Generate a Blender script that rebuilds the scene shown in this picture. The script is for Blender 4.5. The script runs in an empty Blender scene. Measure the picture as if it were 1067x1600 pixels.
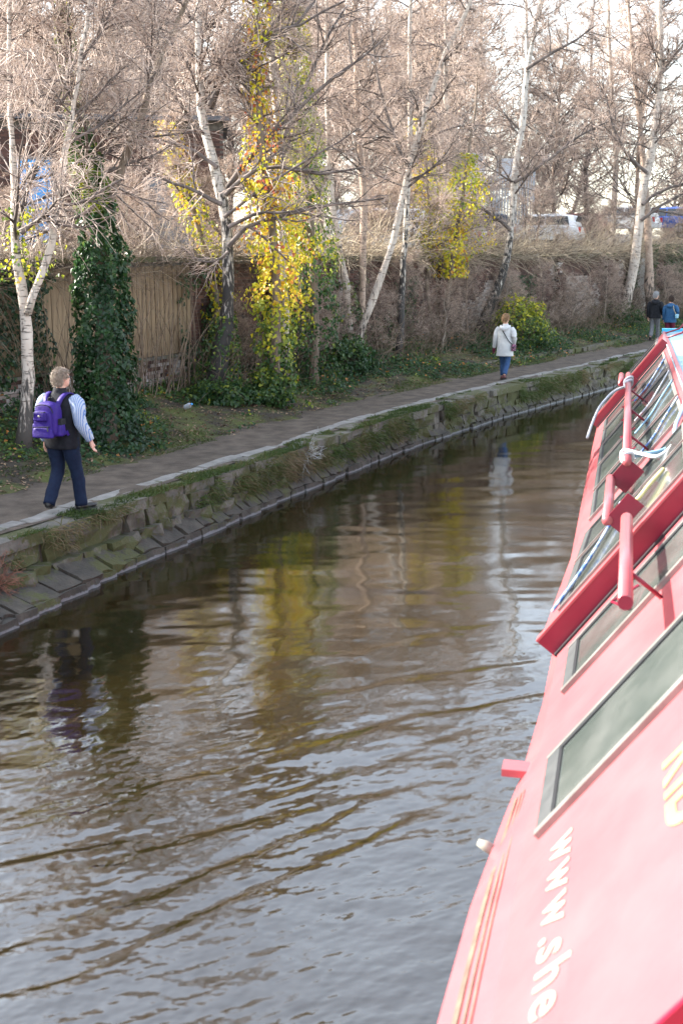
import bpy, bmesh, math, random
import numpy as np
from mathutils import Vector, Matrix
R = math.radians
scene = bpy.context.scene
col = scene.collection

# ---------------------------------------------------------------- camera
cd = bpy.data.cameras.new('camera'); cam = bpy.data.objects.new('camera', cd); col.objects.link(cam)
cam.location = (0, 0, 4.07); cam.rotation_euler = (R(90 - 12.18), 0, 0)
cd.sensor_fit = 'VERTICAL'; cd.sensor_height = 36.0; cd.sensor_width = 24.0
cd.lens = 42.75; cd.clip_start = 0.1; cd.clip_end = 2000
cd.dof.use_dof = True; cd.dof.focus_distance = 22.0; cd.dof.aperture_fstop = 2.2
scene.camera = cam
# ---------------------------------------------------------------- sky, sun, exposure
SUN_AZ, SUN_EL = -74.0, 28.0          # azimuth from +Y towards +X, elevation
w = bpy.data.worlds.new('World'); scene.world = w; w.use_nodes = True
wn = w.node_tree.nodes; wl = w.node_tree.links
sky = wn.new('ShaderNodeTexSky'); sky.sky_type = 'NISHITA'; sky.sun_disc = False
sky.sun_elevation = R(SUN_EL); sky.sun_rotation = R(SUN_AZ); sky.air_density = 1.2; sky.dust_density = 1.0; sky.ozone_density = 1.0
hz = wn.new('ShaderNodeHueSaturation'); hz.inputs['Saturation'].default_value = .55; hz.inputs['Value'].default_value = 1.15   # thin high haze: paler sky all over
wl.new(sky.outputs[0], hz.inputs['Color'])
bg = wn['Background']; wl.new(hz.outputs[0], bg.inputs[0]); bg.inputs[1].default_value = 0.15
sd = bpy.data.lights.new('sun', 'SUN'); sd.energy = 5.0; sd.angle = R(0.5); sd.color = (1.0, 0.93, 0.82)
sun = bpy.data.objects.new('sun', sd); col.objects.link(sun)
sdir = Vector((math.sin(R(SUN_AZ)) * math.cos(R(SUN_EL)), math.cos(R(SUN_AZ)) * math.cos(R(SUN_EL)), math.sin(R(SUN_EL))))
sun.rotation_euler = sdir.to_track_quat('Z', 'Y').to_euler(); sun.location = sdir * 60
vs = scene.view_settings; vs.view_transform = 'Standard'; vs.look = 'None'; vs.gamma = 1; vs.exposure = 2.15
try: vs.use_curve_mapping = False
except Exception: pass

# ---------------------------------------------------------------- helpers
def tag(o, label=None, cat=None, group=None, kind=None):
    if label: o['label'] = label
    if cat: o['category'] = cat
    if group: o['group'] = group
    if kind: o['kind'] = kind
    return o
def empty(name, loc=(0, 0, 0), rz=0.0, parent=None):
    o = bpy.data.objects.new(name, None); col.objects.link(o); o.location = loc; o.rotation_euler = (0, 0, rz); o.parent = parent
    o.empty_display_size = .1
    return o
def link(name, me, m=None, parent=None):
    o = bpy.data.objects.new(name, me); col.objects.link(o); o.parent = parent
    if m is not None and not me.materials: me.materials.append(m)
    return o
def mesh_np(name, V, F, smooth=True, attr=None):
    """V (n,3); F list of (m,k) integer arrays"""
    me = bpy.data.meshes.new(name)
    if not isinstance(F, list): F = [F]
    F = [f for f in F if len(f)]
    nl = sum(f.size for f in F); nf = sum(len(f) for f in F)
    me.vertices.add(len(V)); me.vertices.foreach_set('co', np.ascontiguousarray(V, dtype=np.float32).ravel())
    me.loops.add(nl); me.loops.foreach_set('vertex_index', np.concatenate([f.ravel() for f in F]).astype(np.int32))
    me.polygons.add(nf)
    tot = np.concatenate([np.full(len(f), f.shape[1]) for f in F]).astype(np.int32)
    st = np.concatenate([[0], np.cumsum(tot)[:-1]]).astype(np.int32)
    me.polygons.foreach_set('loop_start', st); me.polygons.foreach_set('loop_total', tot)
    me.polygons.foreach_set('use_smooth', np.full(nf, smooth, dtype=bool))
    if attr is not None:
        for k, a in attr.items():
            at = me.attributes.new(k, 'FLOAT', 'POINT'); at.data.foreach_set('value', np.ascontiguousarray(a, dtype=np.float32))
    me.update(calc_edges=True); me.validate()
    return me
def norm(a): return a / np.maximum(np.linalg.norm(a, axis=-1, keepdims=True), 1e-9)
def tubes(P, Rd, sides=3, cap=False):
    """P (n,k,3), Rd (n,k) -> V, F"""
    n, k, _ = P.shape
    T = np.empty_like(P); T[:, 1:-1] = P[:, 2:] - P[:, :-2]; T[:, 0] = P[:, 1] - P[:, 0]; T[:, -1] = P[:, -1] - P[:, -2]
    T = norm(T)
    ref = np.where(np.abs(T[:, :1, 2:3]) > .8, np.array([1., 0, 0]), np.array([0, 0, 1.]))
    ref = np.broadcast_to(ref, T.shape)
    U = norm(np.cross(T, ref)); W = np.cross(T, U)
    a = np.arange(sides) * 2 * math.pi / sides
    V = P[:, :, None] + Rd[:, :, None, None] * (np.cos(a)[None, None, :, None] * U[:, :, None] + np.sin(a)[None, None, :, None] * W[:, :, None])
    V = V.reshape(-1, 3)
    i, j, s = np.meshgrid(np.arange(n), np.arange(k - 1), np.arange(sides), indexing='ij')
    b = (i * k + j) * sides; s2 = (s + 1) % sides
    F = np.stack([b + s, b + s2, b + sides + s2, b + sides + s], -1).reshape(-1, 4)
    Fs = [F]
    if cap:
        i = np.arange(n)[:, None]; s = np.arange(sides)[None]
        Fs.append((i * k * sides + s[:, ::-1])); Fs.append((i * k + k - 1) * sides + s)
    return V, Fs
def merge(parts):
    Vs, Fs, o = [], {}, 0
    for V, F in parts:
        for f in (F if isinstance(F, list) else [F]):
            Fs.setdefault(f.shape[1], []).append(f + o)
        Vs.append(V); o += len(V)
    return np.concatenate(Vs), [np.concatenate(v) for v in Fs.values()]
def resample(pts, k):
    p = np.array(pts, float); d = np.concatenate([[0], np.cumsum(np.linalg.norm(np.diff(p[:, :3], axis=0), axis=1))])
    # smooth (Catmull-like) via cubic on chord length
    t = np.linspace(0, d[-1], k); out = np.empty((k, p.shape[1]))
    m = np.gradient(p, d, axis=0)
    idx = np.clip(np.searchsorted(d, t, side='right') - 1, 0, len(d) - 2)
    h = (d[idx + 1] - d[idx])[:, None]; x = ((t - d[idx])[:, None]) / h
    out = (2*x**3-3*x**2+1)*p[idx] + (x**3-2*x**2+x)*h*m[idx] + (-2*x**3+3*x**2)*p[idx+1] + (x**3-x**2)*h*m[idx+1]
    return out
def tube1(pts, r, sides=8, k=None, cap=True):
    p = np.array(pts, float)
    if p.shape[1] == 3: p = np.hstack([p, np.full((len(p), 1), r)])
    if k: p = resample(p, k)
    return tubes(p[None, :, :3], p[None, :, 3], sides, cap)
def box(c, s, rot=None):
    c = np.array(c, float); s = np.array(s, float) / 2
    V = np.array([[x, y, z] for x in (-1, 1) for y in (-1, 1) for z in (-1, 1)], float) * s
    if rot is not None: V = V @ np.array(rot).T
    F = np.array([[0, 1, 3, 2], [4, 6, 7, 5], [0, 4, 5, 1], [2, 3, 7, 6], [0, 2, 6, 4], [1, 5, 7, 3]])
    return V + c, [F]
def rounded(o, w=.01, seg=2):
    b = o.modifiers.new('bevel', 'BEVEL'); b.width = w; b.segments = seg; b.limit_method = 'ANGLE'; b.angle_limit = R(40)
    return o
def obj(name, parts, m, parent=None, smooth=False):
    V, F = merge(parts) if isinstance(parts, list) else parts
    return link(name, mesh_np(name, V, F, smooth), m, parent)
rng = np.random.default_rng(7)
random.seed(7)
def vnoise(x, y, seed=0):
    """smooth value noise, vectorised, about -1..1"""
    xi = np.floor(x).astype(np.int64); yi = np.floor(y).astype(np.int64); fx = x - xi; fy = y - yi
    fx = fx*fx*(3-2*fx); fy = fy*fy*(3-2*fy)
    def h(a, b):
        n = (a * 374761393 + b * 668265263 + seed * 974634777) & 0x7fffffff
        n = ((n ^ (n >> 13)) * 1274126177) & 0x7fffffff
        return ((n ^ (n >> 16)) & 0xffff) / 32767.5 - 1
    return (h(xi, yi)*(1-fx)+h(xi+1, yi)*fx)*(1-fy) + (h(xi, yi+1)*(1-fx)+h(xi+1, yi+1)*fx)*fy

# ---------------------------------------------------------------- materials
MATS = {}
def nm(name):
    m = bpy.data.materials.new(name); m.use_nodes = True; MATS[name] = m
    return m, m.node_tree.nodes, m.node_tree.links, m.node_tree.nodes['Principled BSDF']
def pm(name, c1, c2=None, scale=6.0, rough=.7, bump=0.0, bscale=None, stretch=(1, 1, 1), spec=.4, metal=0.0, detail=4, lo=.35, hi=.65, c3=None):
    m, N, Lk, b = nm(name)
    b.inputs['Roughness'].default_value = rough; b.inputs['Metallic'].default_value = metal
    b.inputs['Specular IOR Level'].default_value = spec
    tc = N.new('ShaderNodeTexCoord'); mp = N.new('ShaderNodeMapping'); mp.inputs['Scale'].default_value = stretch
    Lk.new(tc.outputs['Object'], mp.inputs[0])
    if c2 is None: b.inputs['Base Color'].default_value = (*c1, 1)
    else:
        n = N.new('ShaderNodeTexNoise'); n.inputs['Scale'].default_value = scale; n.inputs['Detail'].default_value = detail; n.inputs['Roughness'].default_value = .6
        Lk.new(mp.outputs[0], n.inputs['Vector'])
        r = N.new('ShaderNodeValToRGB'); r.color_ramp.elements[0].position = lo; r.color_ramp.elements[1].position = hi
        r.color_ramp.elements[0].color = (*c1, 1); r.color_ramp.elements[1].color = (*c2, 1)
        if c3 is not None:
            e = r.color_ramp.elements.new(min(.98, hi + .1)); e.color = (*c3, 1)
        Lk.new(n.outputs[0], r.inputs[0]); Lk.new(r.outputs[0], b.inputs['Base Color'])
    if bump:
        n2 = N.new('ShaderNodeTexNoise'); n2.inputs['Scale'].default_value = bscale or scale * 3; n2.inputs['Detail'].default_value = 5
        Lk.new(mp.outputs[0], n2.inputs['Vector'])
        bp = N.new('ShaderNodeBump'); bp.inputs['Strength'].default_value = 1; bp.inputs['Distance'].default_value = bump
        Lk.new(n2.outputs[0], bp.inputs['Height']); Lk.new(bp.outputs[0], b.inputs['Normal'])
    return m
def attr_mat(name, stops, rough=.55, transl=0.0, attr='tone', spec=.4, bump=0, bscale=30):
    m, N, Lk, b = nm(name)
    a = N.new('ShaderNodeAttribute'); a.attribute_name = attr
    r = N.new('ShaderNodeValToRGB'); cr = r.color_ramp
    while len(cr.elements) < len(stops): cr.elements.new(.5)
    for e, (p, c) in zip(cr.elements, stops): e.position = p; e.color = (*c, 1)
    Lk.new(a.outputs['Fac'], r.inputs[0]); Lk.new(r.outputs[0], b.inputs['Base Color'])
    b.inputs['Roughness'].default_value = rough; b.inputs['Specular IOR Level'].default_value = spec
    if bump:
        n2 = N.new('ShaderNodeTexNoise'); n2.inputs['Scale'].default_value = bscale
        tc = N.new('ShaderNodeTexCoord'); Lk.new(tc.outputs['Object'], n2.inputs['Vector'])
        bp = N.new('ShaderNodeBump'); bp.inputs['Distance'].default_value = bump
        Lk.new(n2.outputs[0], bp.inputs['Height']); Lk.new(bp.outputs[0], b.inputs['Normal'])
    if transl:
        t = N.new('ShaderNodeBsdfTranslucent'); mx = N.new('ShaderNodeMixShader'); mx.inputs[0].default_value = transl
        Lk.new(r.outputs[0], t.inputs[0]); Lk.new(b.outputs[0], mx.inputs[1]); Lk.new(t.outputs[0], mx.inputs[2])
        Lk.new(mx.outputs[0], N['Material Output'].inputs[0])
    return m
def birch_mat(name, white, dark, base_h=1.6, amount=.5):
    m, N, Lk, b = nm(name)
    tc = N.new('ShaderNodeTexCoord')
    def noise(st, sc, det=3):
        mp = N.new('ShaderNodeMapping'); mp.inputs['Scale'].default_value = st; Lk.new(tc.outputs['Object'], mp.inputs[0])
        n = N.new('ShaderNodeTexNoise'); n.inputs['Scale'].default_value = sc; n.inputs['Detail'].default_value = det; Lk.new(mp.outputs[0], n.inputs['Vector']); return n
    def math_(op, a, c, clamp=True):
        n = N.new('ShaderNodeMath'); n.operation = op; n.use_clamp = clamp
        for i, v in enumerate((a, c)):
            if isinstance(v, (int, float)): n.inputs[i].default_value = v
            else: Lk.new(v, n.inputs[i])
        return n.outputs[0]
    lent = noise((1.2, 1.2, 9), 4.5, 4)          # dark horizontal lenticels and scars
    fiss = noise((9, 9, 1.6), 2.2, 5)            # plated dark bark low on old stems
    sep = N.new('ShaderNodeSeparateXYZ'); Lk.new(tc.outputs['Object'], sep.inputs[0])
    low = math_('SUBTRACT', 1.0, math_('DIVIDE', sep.outputs['Z'], base_h))
    f1 = math_('MULTIPLY', math_('SUBTRACT', lent.outputs[0], .60 - .06 * amount), 9.0)
    f2 = math_('MULTIPLY', math_('SUBTRACT', math_('ADD', fiss.outputs[0], math_('MULTIPLY', low, .42)), .60), 9.0)
    f = math_('MAXIMUM', f1, f2)
    tint = noise((2, 2, 1), 3.0, 3)
    r = N.new('ShaderNodeMix'); r.data_type = 'RGBA'; Lk.new(tint.outputs[0], r.inputs[0]); r.inputs[6].default_value = (*white, 1); r.inputs[7].default_value = (white[0]*.72, white[1]*.62, white[2]*.55, 1)
    mx = N.new('ShaderNodeMix'); mx.data_type = 'RGBA'; Lk.new(f, mx.inputs[0]); Lk.new(r.outputs[2], mx.inputs[6]); mx.inputs[7].default_value = (*dark, 1)
    Lk.new(mx.outputs[2], b.inputs['Base Color']); b.inputs['Roughness'].default_value = .8
    bp = N.new('ShaderNodeBump'); bp.inputs['Distance'].default_value = .02; bp.invert = True; Lk.new(f, bp.inputs['Height']); Lk.new(bp.outputs[0], b.inputs['Normal'])
    return m
M = {}
M['birch'] = birch_mat('birch_bark', (.50, .45, .40), (.05, .042, .036), 1.5)
M['birch_old'] = birch_mat('old_birch_bark', (.52, .49, .45), (.03, .026, .024), 5.2)
M['birch_brown'] = birch_mat('brown_birch_bark', (.40, .31, .25), (.06, .045, .036), 2.0)
M['bark'] = pm('rough_brown_bark', (.10, .075, .055), (.22, .17, .13), 5, .9, .015, 14, (3, 3, .6))
M['limb'] = pm('grey_limb_bark', (.055, .042, .037), (.17, .135, .12), 4, .75, .004, 20)
M['twig'] = pm('red_brown_twig', (.32, .235, .195), (.48, .38, .32), 3, .6, spec=.4)
M['twig_far'] = pm('pale_brown_twig', (.36, .26, .205), (.50, .39, .315), 2, .65, spec=.4)
M['dead'] = pm('dead_stem', (.085, .060, .042), (.24, .18, .13), 3, .8)
M['straw'] = pm('straw_stem', (.36, .28, .19), (.52, .44, .32), 3, .7)
LEAF = [(0, (.012, .035, .014)), (.3, (.03, .075, .025)), (.5, (.075, .13, .03)), (.68, (.36, .38, .03)), (.84, (.72, .56, .035)), (.94, (.60, .32, .06)), (1, (.40, .10, .05))]
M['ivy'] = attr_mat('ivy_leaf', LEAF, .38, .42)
M['grass'] = attr_mat('grass_blade', [(0, (.025, .05, .010)), (.55, (.060, .095, .018)), (.8, (.13, .115, .045)), (1, (.20, .15, .085))], .6, .3)
M['litter'] = attr_mat('fallen_leaf', [(0, (.07, .045, .03)), (.5, (.16, .10, .06)), (1, (.30, .21, .13))], .8, 0)
M['brick'] = attr_mat('brick_faces', [(0, (.025, .018, .016)), (.35, (.060, .030, .024)), (.65, (.105, .050, .038)), (.8, (.15, .085, .065)), (1, (.34, .31, .29))], .85, 0, bump=.004, bscale=60)
M['mortar'] = pm('mortar', (.06, .052, .045), (.13, .115, .10), 8, .95, .004)
M['board'] = pm('weathered_tan_board', (.13, .088, .052), (.25, .18, .11), 3, .8, .003, 12, (5, 5, .35))
M['path'] = pm('gravel_towpath', (.055, .041, .030), (.125, .096, .072), 3.0, .95, .012, 55, detail=12)
M['verge'] = pm('mossy_verge_soil', (.036, .027, .018), (.075, .085, .018), 1.6, .95, .03, 20, detail=8, lo=.42, hi=.62)
M['earth'] = pm('wet_bank_earth', (.03, .025, .02), (.06, .05, .035), 5, .9, .02)
M['car_park'] = pm('car_park_tarmac', (.05, .05, .05), (.10, .095, .085), 2, .95, .01, 20)

def stone_mat(name, c1, c2, moss, tide):
    m, N, Lk, b = nm(name)
    tc = N.new('ShaderNodeTexCoord'); geo = N.new('ShaderNodeNewGeometry')
    def noise(sc, det=6, src=geo.outputs['Position']):
        n = N.new('ShaderNodeTexNoise'); n.inputs['Scale'].default_value = sc; n.inputs['Detail'].default_value = det; n.inputs['Roughness'].default_value = .65; Lk.new(src, n.inputs['Vector']); return n
    def mix(f, a, c):
        x = N.new('ShaderNodeMix'); x.data_type = 'RGBA'
        Lk.new(f, x.inputs[0])
        for i, v in ((6, a), (7, c)):
            if isinstance(v, tuple): x.inputs[i].default_value = (*v, 1)
            else: Lk.new(v, x.inputs[i])
        return x.outputs[2]
    def mr(v, a, c, lo=0, hi=1):
        x = N.new('ShaderNodeMapRange'); x.inputs[1].default_value = a; x.inputs[2].default_value = c; x.inputs[3].default_value = lo; x.inputs[4].default_value = hi; Lk.new(v, x.inputs[0]); return x.outputs[0]
    n1 = noise(4.0); cbase = mix(mr(n1.outputs[0], .32, .68), c1, c2)
    n3 = noise(1.3, 5); n4 = noise(14, 4)
    add = N.new('ShaderNodeMath'); Lk.new(n3.outputs[0], add.inputs[0]); 
    mul = N.new('ShaderNodeMath'); mul.operation = 'MULTIPLY'; mul.inputs[1].default_value = .35; Lk.new(n4.outputs[0], mul.inputs[0]); Lk.new(mul.outputs[0], add.inputs[1])
    cm = mix(mr(add.outputs[0], .78 - moss, .86 - moss), cbase, (.060, .062, .018))
    sp = N.new('ShaderNodeSeparateXYZ'); Lk.new(geo.outputs['Position'], sp.inputs[0])
    if tide:
        wob = N.new('ShaderNodeMath'); wob.operation = 'MULTIPLY_ADD'; wob.inputs[1].default_value = -.07; Lk.new(n4.outputs[0], wob.inputs[0]); Lk.new(sp.outputs[2], wob.inputs[2])
        cm = mix(mr(wob.outputs[0], .004, -.012), cm, (.16, .165, .17))
    Lk.new(cm, b.inputs['Base Color']); b.inputs['Roughness'].default_value = .85
    n5 = noise(22, 6)
    bp = N.new('ShaderNodeBump'); bp.inputs['Distance'].default_value = .02; Lk.new(n5.outputs[0], bp.inputs['Height']); Lk.new(bp.outputs[0], b.inputs['Normal'])
    return m
M['stone'] = stone_mat('gritstone_block', (.045, .040, .032), (.13, .112, .085), .16, False)
M['coping'] = stone_mat('worn_coping_stone', (.075, .068, .058), (.16, .145, .12), .16, False)
M['kerb'] = stone_mat('worn_kerb_stone', (.16, .15, .135), (.27, .255, .235), .0, False)
M['apron'] = stone_mat('wet_apron_stone', (.024, .021, .017), (.075, .064, .048), .07, True)
def water_mat():
    m, N, Lk, b = nm('canal_water')
    b.inputs['Base Color'].default_value = (.013, .009, .003, 1); b.inputs['Roughness'].default_value = .0; b.inputs['IOR'].default_value = 2.0
    tc = N.new('ShaderNodeTexCoord'); mp = N.new('ShaderNodeMapping'); mp.inputs['Rotation'].default_value = (0, 0, R(28)); mp.inputs['Scale'].default_value = (1, 2.2, 1)
    Lk.new(tc.outputs['Object'], mp.inputs[0])
    n = N.new('ShaderNodeTexNoise'); n.inputs['Scale'].default_value = 15; n.inputs['Detail'].default_value = 3; n.inputs['Roughness'].default_value = .55; n.inputs['Distortion'].default_value = .6
    Lk.new(mp.outputs[0], n.inputs['Vector'])
    bp = N.new('ShaderNodeBump'); bp.inputs['Strength'].default_value = 1; bp.inputs['Distance'].default_value = .0005
    Lk.new(n.outputs[0], bp.inputs['Height']); Lk.new(bp.outputs[0], b.inputs['Normal'])
    return m
M['water'] = water_mat()

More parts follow.
